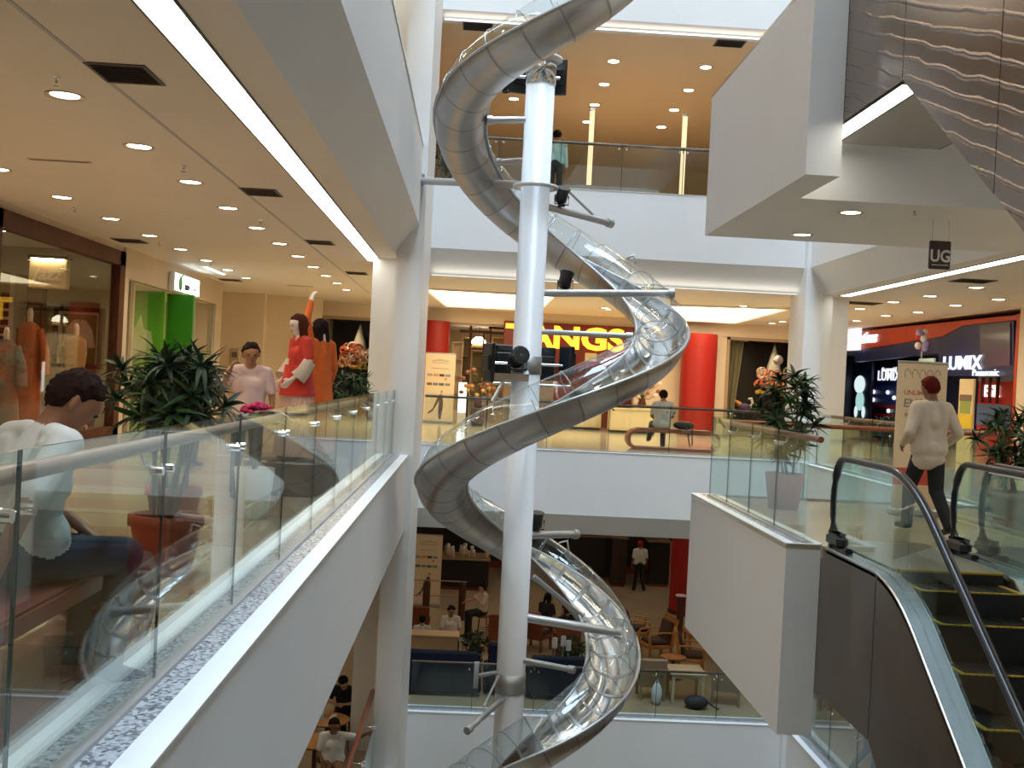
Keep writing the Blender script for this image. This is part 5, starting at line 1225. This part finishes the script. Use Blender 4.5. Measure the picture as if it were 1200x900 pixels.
# ================================================================== benches
BENCHM = mat('bench_laminate', (.30, .085, .05), .35, noise=.2, scale=5)
def loop_bench(label, loc, rz, L=2.2, H=.5, Wd=.5):
    t = thing('loop_bench', label, 'bench', loc, rz)
    r = H / 2 - .03; n = 14; path = []
    for k in range(n + 1): a = PI / 2 - PI * k / n; path.append((L / 2 - r + r * math.cos(a), r + .03 + r * math.sin(a)))
    for k in range(n + 1): a = -PI / 2 - PI * k / n; path.append((-L / 2 + r + r * math.cos(a), r + .03 + r * math.sin(a)))
    vs = []; fs = []; m = len(path); th = .035
    cx, cz = 0, r + .03
    for i, (x, z) in enumerate(path):
        a, b = path[i - 1], path[(i + 1) % m]; tx, tz = b[0] - a[0], b[1] - a[1]; l = math.hypot(tx, tz); nx, nz = -tz / l, tx / l
        if nx * (x - max(-L / 2 + r, min(L / 2 - r, x))) + nz * (z - cz) < 0: nx, nz = -nx, -nz
        for o, y in ((0, -Wd / 2), (0, Wd / 2), (-2 * th, Wd / 2), (-2 * th, -Wd / 2)): vs.append((x + nx * (th + o), y, z + nz * (th + o)))
    for i in range(m):
        j = (i + 1) % m
        for k in range(4): fs.append((i * 4 + k, i * 4 + (k + 1) % 4, j * 4 + (k + 1) % 4, j * 4 + k))
    MB().add(vs, fs, 0, False).build('loop_body', BENCHM, t)
    MB().bbox((-L / 2 + r, -Wd / 2 + .02, H), (L / 2 - r, Wd / 2 - .02, H + .025), .01).build('seat_pad', mat('bench_pad', (.20, .05, .035), .5), t)
    return t
loop_bench('red brown loop bench behind the glass railing with the seated man', (-1.95, 4.75, 0), RX, 2.4, .48, .52)
p = PY(786, 520, 25.4); loop_bench('red brown loop bench before the department store', (p.x, 25.2, 0), 0, 2.15, .48, .5)
t = thing('shoulder_bag', 'black shoulder bag lying on the loop bench beside the sitting man', 'bag', (PY(801, 505, 25.2).x, 25.2, .505))
MB().ell((0, 0, .10), (.26, .14, .10), 14, 8).build('bag_body', mat('bag_black', (.02, .02, .022), .6), t); MB().tube([(.1, -.13, .12), (.14, -.30, .02), (.16, -.3, -.3), (.12, -.3, -.4), (.09, -.29, -.3), (.05, -.14, .08)], .018, 6).build('strap', mat('bag_strap', (.02, .02, .022), .6), t)
# ================================================================== plants
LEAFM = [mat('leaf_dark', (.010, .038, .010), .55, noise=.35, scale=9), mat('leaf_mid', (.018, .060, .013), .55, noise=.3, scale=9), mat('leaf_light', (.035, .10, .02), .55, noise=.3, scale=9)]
def leaf_mesh(L, Wd, droop, mi):
    vs = []; fs = []; n = 5
    for k in range(n + 1):
        q = k / n; w = Wd * math.sin(PI * min(1, .12 + q * .88)) ** .8 * (1 - .25 * q); x = L * q; z = L * (.22 * q - droop * q * q)
        vs += [(x, -w / 2, z + w * .22), (x, 0, z), (x, w / 2, z + w * .22)]
    for k in range(n): o = k * 3; fs += [(o, o + 1, o + 4, o + 3), (o + 1, o + 2, o + 5, o + 4)]
    return MB().add(vs, fs, 0, True).mesh('leaf', LEAFM[mi])
LEAVES = {}
def leafset(L, Wd):
    k = (L, Wd)
    if k not in LEAVES: LEAVES[k] = [leaf_mesh(L, Wd, d, i % 3) for i, d in enumerate((.25, .5, .8, .4, .65, .15))]
    return LEAVES[k]
TERRA = mat('terracotta', (.42, .10, .05), .6, noise=.15, scale=6); PLAST = mat('pink_clay_pot', (.48, .27, .22), .6, noise=.08, scale=6)
def potted(label, loc, pot_h, pot_r, crown_z0, crown_z1, crown_r, nros, nleaf, L, Wd, potm, seed, name='potted_plant', rim=True, square=False, joined=False, stems=5):
    t = thing(name, label, 'plant', loc); rnd = random.Random(seed)
    prof = [(0, 0), (pot_r * .72, 0), (pot_r * .92, pot_h * .82), (pot_r, pot_h * .82), (pot_r, pot_h), (pot_r * .86, pot_h), (pot_r * .82, pot_h * .9)] if rim else [(0, 0), (pot_r * .76, 0), (pot_r, pot_h), (pot_r * .9, pot_h), (pot_r * .88, pot_h * .9)]
    MB().lathe(prof, n=4 if square else 24, smooth=not square, a0=PI / 4, a1=2 * PI + PI / 4).build('pot', potm, t)
    MB().disc((0, 0, pot_h * .9), pot_r * .84, 18).build('soil', mat('soil', (.03, .018, .012), .9), t)
    bases = []
    for k in range(stems):
        a = rnd.random() * 6.28; top = (crown_r * .35 * math.cos(a), crown_r * .35 * math.sin(a), crown_z0 + (crown_z1 - crown_z0) * rnd.uniform(.35, .75))
        b = (pot_r * .4 * math.cos(a + 1), pot_r * .4 * math.sin(a + 1), pot_h * .88); mid = tuple((p_ + q_) / 2 + rnd.uniform(-.04, .04) for p_, q_ in zip(b, top))
        MB().tube([b, mid, top], [.018, .015, .012], 6).build('stem', mat('plant_stem', (.16, .12, .06), .8), t); bases.append(V(top))
    ms = leafset(L, Wd); jm = MB()
    for k in range(nros):
        z = 1 - 2 * (k + .5) / nros; a = k * 2.39996 + rnd.random() * .4; rr = math.sqrt(max(0, 1 - z * z)) * rnd.uniform(.55, .95)
        c = V((crown_r * .78 * rr * math.cos(a), crown_r * .78 * rr * math.sin(a), (crown_z0 + crown_z1) / 2 + z * (crown_z1 - crown_z0) / 2 * .8))
        b = min(bases, key=lambda q: (q - c).length)
        if not joined: MB().tube([b, (b + c) / 2 + V((0, 0, .03)), c], [.010, .009, .007], 5).build('branch', MATS['plant_stem'], t)
        else: jm.tube([b, c], .008, 4, 1)
        ax = (c - V((0, 0, (crown_z0 + crown_z1) / 2 - .15))).normalized(); ax = (ax + V((0, 0, .8))).normalized(); q0 = ax.to_track_quat('Z', 'Y')
        for i in range(nleaf):
            th = i * 2.39996 + rnd.random() * .3; el = -.25 + 1.25 * (i / nleaf) + rnd.uniform(-.15, .15)
            q = q0 @ Matrix.Rotation(th, 3, 'Z').to_quaternion() @ Matrix.Rotation(-el, 3, 'Y').to_quaternion() @ Matrix.Rotation(rnd.uniform(-.4, .4), 3, 'X').to_quaternion(); sc = rnd.uniform(.75, 1.15)
            me = ms[rnd.randrange(len(ms))]
            if joined:
                M = Matrix.Translation(c) @ q.to_matrix().to_4x4() @ Matrix.Scale(sc, 4); jm.add([M @ v.co for v in me.vertices], [tuple(p_.vertices) for p_ in me.polygons], 0, True)
            else:
                o = link('leaf', me, t, c); o.rotation_mode = 'QUATERNION'; o.rotation_quaternion = q; o.scale = (sc,) * 3
    if not joined:                        # inner shoots too dense to tell apart
        for k in range(14):
            c = V((rnd.uniform(-.5, .5) * crown_r, rnd.uniform(-.5, .5) * crown_r, crown_z0 + (crown_z1 - crown_z0) * rnd.uniform(.1, .85)))
            for i in range(13):
                q = Matrix.Rotation(i * 2.4, 3, 'Z').to_quaternion() @ Matrix.Rotation(rnd.uniform(-1.0, .5), 3, 'Y').to_quaternion(); me = ms[rnd.randrange(6)]
                M = Matrix.Translation(c) @ q.to_matrix().to_4x4(); jm.add([M @ v.co for v in me.vertices], [tuple(p_.vertices) for p_ in me.polygons], 0, True)
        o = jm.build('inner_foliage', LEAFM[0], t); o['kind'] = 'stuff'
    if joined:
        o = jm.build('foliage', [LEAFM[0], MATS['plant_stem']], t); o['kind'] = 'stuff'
    return t
p = PZ(200, 668, 0)
potted('bushy dark green plant in a terracotta pot behind the glass railing', (-2.12, 7.65, 0), .42, .26, .96, 1.60, .54, 20, 14, .24, .042, TERRA, 11)
p = PY(236, 470, 9.2)
potted('bushy plant in a terracotta pot standing behind the first walkway plant', (-2.55, 9.4, 0), .42, .24, .92, 1.6, .46, 15, 13, .24, .042, TERRA, 12)
p = PZ(900, 598, 0)
potted('tall leafy plant in a pink clay pot on the escalator landing', (p.x + .28, p.y + .3, 0), .46, .25, .60, 1.86, .50, 21, 14, .25, .052, PLAST, 13, rim=False)
p = PY(1182, 545, 12.6)
potted('leafy plant in a planter beside the escalator entrance', (p.x + .1, 12.6, 0), .45, .3, .55, 1.5, .60, 20, 14, .23, .040, PLAST, 14)
p = PY(406, 470, 16.6)
potted('round bushy plant beyond the mannequins by the column', (p.x, 17.2, 0), .4, .25, .62, 1.55, .46, 14, 15, .22, .038, mat('pot_dark', (.05, .04, .04), .5), 15)
for k, (x, y, Y) in enumerate(((994, 490, 20.5), (1014, 488, 22.0), (1038, 490, 23.6))):
    p = PY(x, y, Y); potted(['small leafy plant in a pale box by the white column', 'small spiky plant before the lit figure poster', 'small plant in a box beside the blue camera display'][k], (p.x + .8, Y, 0), .55, .22, .65, 1.15, .30, 9, 14, .24, .04, mat('pale_box_pot', (.5, .42, .33), .6), 20 + k, joined=True, rim=False, square=True)
p = PY(523, 205, 25.0); potted('potted plant behind the first floor railing by the column', (p.x, 25.2, Z1), .4, .22, .5, 1.3, .4, 9, 14, .26, .045, TERRA, 30, joined=True)
# pink flower pot on the walkway
p = PY(302, 480, 10.6); t = thing('flower_pot', 'pot of bright pink flowers beside the walking man', 'flowers', (p.x, 10.6, 0)); rnd = random.Random(3)
MB().lathe([(0, 0), (.15, 0), (.2, .5), (.17, .5), (.16, .46)], n=18).build('pot', WHITE, t); MB().tube([(0, 0, .4), (0, 0, 1.0)], .03, 8).build('stem', MATS['plant_stem'], t)
fm = MB(); lm = MB()
for k in range(60):
    a = rnd.random() * 6.28; r = .16 * rnd.random() ** .5; z = 1.05 + .08 * (1 - (r / .16) ** 2) + rnd.uniform(-.01, .01)
    MB().ell((r * math.cos(a), r * math.sin(a), z), (.03, .03, .022), 7, 5).build('blossom', mat('magenta_flower', (.50, .015, .12), .7), t)
for k in range(40):
    a = rnd.random() * 6.28; r = .05 + .16 * rnd.random(); lm.ell((r * math.cos(a), r * math.sin(a), .97 + rnd.uniform(-.05, .07)), (.05, .05, .015), 6, 4)
o = lm.build('leaf_cushion', LEAFM[1], t); o['kind'] = 'stuff'
# ================================================================== lower floor: hall and café
struct('wall_lower_far', MB().box((-13, 41.2, ZL), (18, 41.4, CL)), mat('lower_dark_wall', (.030, .020, .016), .5), 'dark shop front across the lower hall')
struct('trim_7', MB().box((-13, 41.1, ZL), (18, 41.2, ZL + .25)), mat('lower_red_plinth', (.25, .05, .02), .5), 'red plinth of the dark lower shop front')
struct('wall_lower_left', MB().box((-9.2, -8, ZL), (-9, 42, CL)), mat('lower_tan_wall', (.35, .22, .12), .6))
def shopbox(label, x0, y0, x1, y1, Y, c, dep=.8):
    a, b = PY(x0, y1, Y).x, PY(x1, y1, Y).x; h = PY((x0 + x1) / 2, y0, Y).z - ZL; t = thing('shop_stand', label, 'stand', ((a + b) / 2, Y, ZL)); w = (b - a) / 2; mm = mat('stand_' + label[:14], c, .35)
    MB().bbox((-w, 0, .1), (w, dep, h - .06), .03).build('body', mm, t); MB().bbox((-w - .05, -.05, h - .06), (w + .05, dep + .05, h), .02).build('top', mat('stand_top', (.25, .17, .10), .3), t); MB().box((-w + .05, .05, 0), (w - .05, dep, .1)).build('plinth', mat('lower_red_plinth', (.25, .05, .02), .5), t)
    return t, w, h
t, w, h = shopbox('black rounded display counter in the lower hall', 514, 655, 572, 684, 36.5, (.018, .014, .014), 1.4)
rnd = random.Random(8)
for k in range(12):
    o = thing('display_jar', 'small cream jar on the black display counter', 'jar', (t.location.x + rnd.uniform(-w * .9, w * .9), 36.5 + rnd.uniform(.15, 1.1), ZL + h), 0, 'jars on the black display counter')
    s = rnd.uniform(.7, 1.3); MB().lathe([(0, 0), (.07, 0), (.08, .1), (.05, .18)], n=10).build('jar_body', mat('jar_cream', (.68, .55, .38), .4), o); MB().lathe([(.05, .18), (.055, .2), (.055, .26), (0, .27)], n=10).build('lid', mat('jar_lid', (.8, .74, .66), .4), o); o.scale = (s, s, s * 1.3)
shopbox('black low wall of the lower shop behind the clear tube', 665, 628, 716, 664, 39.5, (.016, .012, .013), .5)
shopbox('dark brown kiosk block behind the standing man', 716, 630, 734, 668, 38.3, (.035, .018, .010), .6)
shopbox('black sloping stall beside the red column', 758, 634, 784, 690, 38.6, (.012, .011, .012), 1.2)
p = PY(785, 700, 35.6); t = thing('glass_door_edge', 'pale narrow post beside the red lower column', 'post', (p.x, 35.6, ZL)); MB().bbox((-.06, -.05, 0), (.06, .05, 2.1), .01).build('post', mat('pale_post', (.5, .42, .3), .5), t); MB().ell((0, -.05, .6), (.03, .03, .03), 8, 5).build('lock', CHROME, t)
# low fence with brown posts
t = thing('cafe_fence', 'low fence of brown posts and thin rails beside the café', 'fence', (PY(495, 730, 32).x - 1, 32, ZL))
ox = t.location.x
for x in (440, 498, 540): q = PY(x, 730, 32).x - ox; MB().lathe([(.11, 0), (.11, 1.05), (.07, 1.15), (0, 1.16)], n=14).build('post', WOODD, t, (q, 0, 0))
for z in (.35, .7, 1.15): MB().tube([(PY(440, 730, 32).x - ox, 0, z), (PY(545, 730, 32).x - ox, 0, z)], .02, 6).build('rail', WOODP, t)
p = PY(800, 740, 31); t = thing('cafe_post', 'brown café post with a white cap beside the landing parapet', 'post', (p.x, 31.5, ZL)); MB().lathe([(.11, 0), (.11, 1.0), (.07, 1.08)], n=14).build('post', WOODD, t); MB().lathe([(.07, 1.08), (.16, 1.1), (.16, 1.14), (0, 1.15)], n=14).build('cap', WHITE, t)
# café furniture
CUSH = mat('cushion_brown', (.06, .035, .025), .8); CUSHG = mat('cushion_grey', (.05, .055, .06), .8); NAVYL = mat('sofa_navy', (.007, .009, .022), .75, spec=.2)
def mk_armchair(wood, cush, key):
    if key in MATS: return MATS[key]
    d = {}
    lg = MB().bbox((-.03, -.03, 0), (.03, .03, .42), .008).mesh('leg', wood)
    d['leg'] = (lg, [(-.27, -.27, 0), (.27, -.27, 0), (-.27, .27, 0), (.27, .27, 0)])
    d['seat_frame'] = (MB().bbox((-.30, -.30, .30), (.30, .30, .38), .015).mesh('seat_frame', wood), [(0, 0, 0)])
    d['seat_cushion'] = (MB().bbox((-.25, -.27, .38), (.25, .24, .48), .03).mesh('seat_cushion', cush), [(0, 0, 0)])
    d['backrest'] = (MB().prism([(.22, .34), (.30, .34), (.42, .96), (.35, 1.0)], 'x', -.30, .30).mesh('backrest', wood), [(0, 0, 0)])
    d['back_cushion'] = (MB().prism([(.14, .46), (.22, .46), (.34, .88), (.26, .9)], 'x', -.24, .24).mesh('back_cushion', cush), [(0, 0, 0)])
    arm = MB().tube([(0, .28, .66), (0, 0, .67), (0, -.27, .64), (0, -.31, .58), (0, -.29, .40)], .03, 6, ry=.022).mesh('armrest', wood)
    d['armrest'] = (arm, [(-.29, 0, 0), (.29, 0, 0)])
    MATS[key] = d; return d
def armchair(label, loc, rz, wood, cush, key, group=None, s=1.0):
    t = thing('armchair', label, 'chair', loc, rz, group); t.scale = (s,) * 3
    for nm, (me, ps) in mk_armchair(wood, cush, key).items():
        for q in ps: link(nm, me, t, q)
    return t
REDW = mat('cherry_wood', (.22, .055, .022), .4, noise=.25, scale=7)
def ac(label, x, y, Y, rz, k=0, s=1.0, group=None):
    p = PY(x, y, Y); return armchair(label, (p.x, Y, ZL), rz, [CANE, REDW, mat('chair_khaki', (.24, .17, .10), .5)][k], [CUSH, CUSH, CUSHG][k], 'ac%d' % k, group, s)
ac('golden wooden armchair with dark cushions facing the small round table', 768, 765, 28.4, -1.3, 0, 1.15)
ac('golden wooden armchair half hidden by the landing parapet', 810, 765, 27.2, 1.4, 0, 1.1)
ac('golden wooden armchair just outside the curve of the clear tube', 744, 758, 29.9, 1.6, 0, 1.1)
ac('cherry wood armchair beside the low fence', 490, 738, 29.5, PI, 1)
ac('cherry wood armchair behind the girl with her hair up', 586, 745, 28.6, PI, 1, 1.1)
ac('cherry wood armchair between the guests in dark clothes', 628, 748, 28.9, 2.6, 1, 1.1)
ac('cherry wood armchair behind the slide arm and the green planter', 664, 752, 28.0, PI, 1, 1.1)
ac('khaki armchair close behind the lower glass railing', 850, 815, 24.7, 2.9, 2, 1.1)
ac('khaki chair with a white cloth beside the square table', 762, 805, 24.9, PI, 2, 1.0)
def ctable(label, p, r, h, top, square=False):
    t = thing('cafe_table', label, 'table', p)
    if square:
        MB().bbox((-r, -r, h - .05), (r, r, h), .012).build('tabletop', top, t)
        for a in (-1, 1):
            for b in (-1, 1): MB().bbox((a * r * .82 - .035, b * r * .82 - .035, 0), (a * r * .82 + .035, b * r * .82 + .035, h - .05), .006).build('leg', top, t)
        MB().bbox((-r * .85, -r * .85, h - .14), (r * .85, r * .85, h - .05), .005).build('apron', top, t)
    else:
        MB().lathe([(0, h - .04), (r - .02, h - .04), (r, h - .02), (r, h - .005), (r - .01, h), (0, h)], n=28).build('tabletop', top, t)
        MB().lathe([(.045, .04), (.04, h - .04)], n=12).build('pedestal', WOODD, t); MB().lathe([(0, 0), (.26, 0), (.26, .02), (.06, .05), (.05, .06)], n=18).build('foot', WOODD, t)
        MB().lathe([(r + .004, h - .03), (r + .01, h - .02), (r + .004, h - .01)], n=28).build('edge_band', WOODD, t)
    return t
p = PY(789, 770, 26.6); ctable('small golden wooden stool table between the armchairs', (p.x, 26.6, ZL), .32, .55, CANE)
p = PY(808, 760, 28.6); ctable('golden wooden table by the parapet', (p.x + .3, 28.8, ZL), .4, .72, CANE, True)
p = PY(801, 812, 24.9); ctable('cream square table behind the lower glass railing', (p.x, 24.8, ZL), .42, .72, mat('table_cream', (.50, .42, .26), .5), True)
t = thing('white_cloth_bag', 'white plastic bag hanging by the square café table', 'bag', (PY(768, 822, 24.4).x, 24.3, ZL)); MB().ell((0, 0, .25), (.13, .10, .26), 12, 8).build('bag_body', mat('plastic_white', (.55, .6, .62), .5), t); MB().tube([(-.05, 0, .48), (0, 0, .6), (.05, 0, .48)], .012, 5).build('handle', mat('plastic_white', (.55, .6, .62), .5), t)
t = thing('backpack', 'black backpack lying on the floor by the square table', 'bag', (PY(815, 830, 24.2).x, 24.15, ZL)); MB().ell((0, 0, .15), (.28, .2, .15), 14, 8).build('bag_body', mat('bag_black2', (.02, .022, .03), .7), t); MB().tube([(.2, -.1, .2), (.42, -.12, .06), (.5, -.05, .02)], .02, 6).build('strap', mat('bag_black2', (.02, .022, .03), .7), t)
# dark sofas with their backs to the railing
def sofa(label, x0, x1, Y, ztop, m, n):
    a, b = PY(x0, 790, Y).x, PY(x1, 790, Y).x; w = (b - a) / 2; t = thing('sofa', label, 'sofa', ((a + b) / 2, Y, ZL), 0)
    MB().bbox((-w, -.12, .08), (w, .10, ztop), .04).build('backrest', m, t); MB().bbox((-w, .10, .12), (w, .75, .40), .04).build('seat', m, t)
    for k in range(n): MB().bbox((-w + .03 + k * 2 * w / n, .12, .38), (-w - .03 + (k + 1) * 2 * w / n, .72, .50), .05).build('seat_cushion', m, t)
    for s in (-1, 1): MB().bbox((s * w - .08, -.1, .1), (s * w + .08, .75, .62), .04).build('armrest', m, t)
    for s in (-1, 1):
        for y in (-.05, .68): MB().lathe([(.03, 0), (.03, .1)], n=8).build('foot', WOODD, t, (s * (w - .1), y, 0))
    return t
sofa('long navy sofa with its back to the lower railing beside the column', 477, 560, 24.4, 1.02, NAVYL, 2)
sofa('navy sofa behind the white pole on the lower floor', 571, 612, 24.6, 1.2, NAVYL, 1)
sofa('navy sofa behind the lower railing under the green planter', 622, 690, 24.4, 1.0, NAVYL, 2)
# pale service counter, planters
a, b = PY(470, 762, 25.6).x, PY(536, 762, 25.6).x; t = thing('service_counter', 'pale wooden counter top behind the navy sofa', 'counter', ((a + b) / 2, 25.6, ZL)); w = (b - a) / 2
MB().bbox((-w, 0, .1), (w, .5, 1.02), .01).build('body', mat('counter_pale', (.62, .44, .26), .5), t); MB().bbox((-w - .03, -.03, 1.02), (w + .03, .53, 1.07), .01).build('top', mat('counter_pale', (.62, .44, .26), .5), t); MB().box((-w + .03, .03, 0), (w - .03, .47, .1)).build('plinth', DARK, t)
p = PY(556, 770, 25.6); potted('green planter shrub beside the pale café counter', (p.x, 25.75, ZL), .55, .26, .6, 1.15, .42, 14, 14, .2, .05, mat('planter_brown', (.12, .06, .04), .6), 41, joined=True, square=True)
p = PY(668, 772, 25.4); potted('green planter shrub with white figures behind the navy sofa', (p.x, 25.6, ZL), .55, .4, .6, 1.2, .52, 18, 14, .2, .05, mat('planter_brown', (.12, .06, .04), .6), 42, joined=True, square=True)
for k, (x, y) in enumerate(((650, 752), (660, 750), (666, 755))):
    p = PY(x, y, 25.3); t = thing('menu_card', ['white menu card standing by the planter shrub', 'white folded menu card beside the shrub top', 'small white bottle standing by the planter shrub'][k], 'card', (p.x, 25.22, ZL)); zz = p.z - ZL
    MB().bbox((-.06, -.03, zz - .14), (.06, .03, zz + .12), .02).build('card', mat('card_white', (.75, .78, .8), .5), t); MB().tube([(0, 0, 0), (0, 0, zz - .12)], .015, 6).build('post', GREYP, t)
# tables under the walkway
q = PZ(413, 818, ZL + .74); ctable('round amber café table with cups under the walkway', (q.x - .32, 20.15, ZL), .42, .74, mat('amber_top', (.45, .20, .05), .35))
for k, (dx, dy) in enumerate(((-.12, .02), (.12, .06))):
    t = thing('coffee_cup', ['tall white paper cup on the amber table', 'white saucer cup near the diner in black'][k], 'cup', (q.x - .32 + dx, 20.15 + dy, ZL + .74)); MB().lathe([(0, 0), (.04, 0), (.05, .12 if k == 0 else .06), (.045, .12 if k == 0 else .06), (.035, .01)], n=14).build('cup_body', WHITE, t); MB().lathe([(0, .0), (.08, .004), (.085, .012), (.04, .006)], n=16).build('saucer', WHITE, t)
q = PZ(398, 846, ZL + .74); ctable('round amber café table behind the diner in white', (q.x - .3, 18.95, ZL), .42, .74, mat('amber_top', (.45, .20, .05), .35))
for k in range(4):
    y = 13.8 + k * 2.6; armchair('dark café armchair under the walkway', (-3.2, y, ZL), 1.2, WOODD, CUSH, 'acd', 'dark café armchairs under the walkway')
# first floor: rounded grey bench
p = PY(700, 214, 25.0); loop_bench('grey loop bench behind the first floor railing', (p.x, 25.6, Z1), 0, 3.2, .5, .5)
for o in bpy.data.objects:
    if o.parent and o.parent.get('label') == 'grey loop bench behind the first floor railing' and o.name.startswith('loop_body'): o.data.materials[0] = mat('bench_grey', (.30, .28, .27), .5)
for x, y0, y1 in ((691, 170, 222), (800, 168, 226)):
    a = PY(x, 196, 30.0); t = thing('light_column', 'slim glowing column on the first floor beside the bench' if x < 750 else 'slim glowing column on the first floor near the landing parapet', 'lamp', (a.x, 30, Z1)); MB().lathe([(.07, .1), (.07, C1 - Z1 - .1)], n=14).build('glow_tube', emat('column_glow', (1, .72, .42), 1.3), t); MB().lathe([(.12, 0), (.12, .1), (.07, .1)], n=14).build('base', WHITE, t); MB().lathe([(.07, C1 - Z1 - .1), (.1, C1 - Z1 - .1), (.1, C1 - Z1)], n=14).build('cap', WHITE, t)
# stools under the seated guests of the lower floor
for lab, who, h in (('tall wooden stool under the girl with her hair up', 'girl with her hair up leaning', .62), ('wooden stool under the young man in the white tee', 'young man in a white tee', .44), ('wooden stool under the child at the pale counter', 'dark haired child', .44),
                    ('wooden stool under the guest in black behind the slide arm', 'guest in black leaning', .44), ('wooden stool under the guest in dark maroon', 'guest in dark maroon', .44), ('wooden stool under the diner in the black top', 'diner in a black top', .45), ('wooden stool under the diner in the white T-shirt', 'diner in a white T-shirt', .45)):
    g = next(o for o in bpy.data.objects if str(o.get('label', '')).startswith(who)); hh = h * g.scale[0] - .004
    t = thing('cafe_stool', lab, 'stool', (g.location.x, g.location.y, ZL))
    MB().lathe([(0, hh - .05), (.19, hh - .05), (.21, hh - .035), (.21, hh - .012), (.19, hh), (0, hh)], n=20).build('seat', REDW, t)
    for k in range(4):
        a = PI / 4 + k * PI / 2; MB().tube([(.13 * math.cos(a), .13 * math.sin(a), hh - .05), (.19 * math.cos(a), .19 * math.sin(a), 0)], .018, 6).build('leg', REDW, t)
    MB().tube([(.165 * math.cos(PI / 4 + k * PI / 2), .165 * math.sin(PI / 4 + k * PI / 2), hh * .4) for k in range(4)], .011, 6, closed=True).build('stretcher', REDW, t)
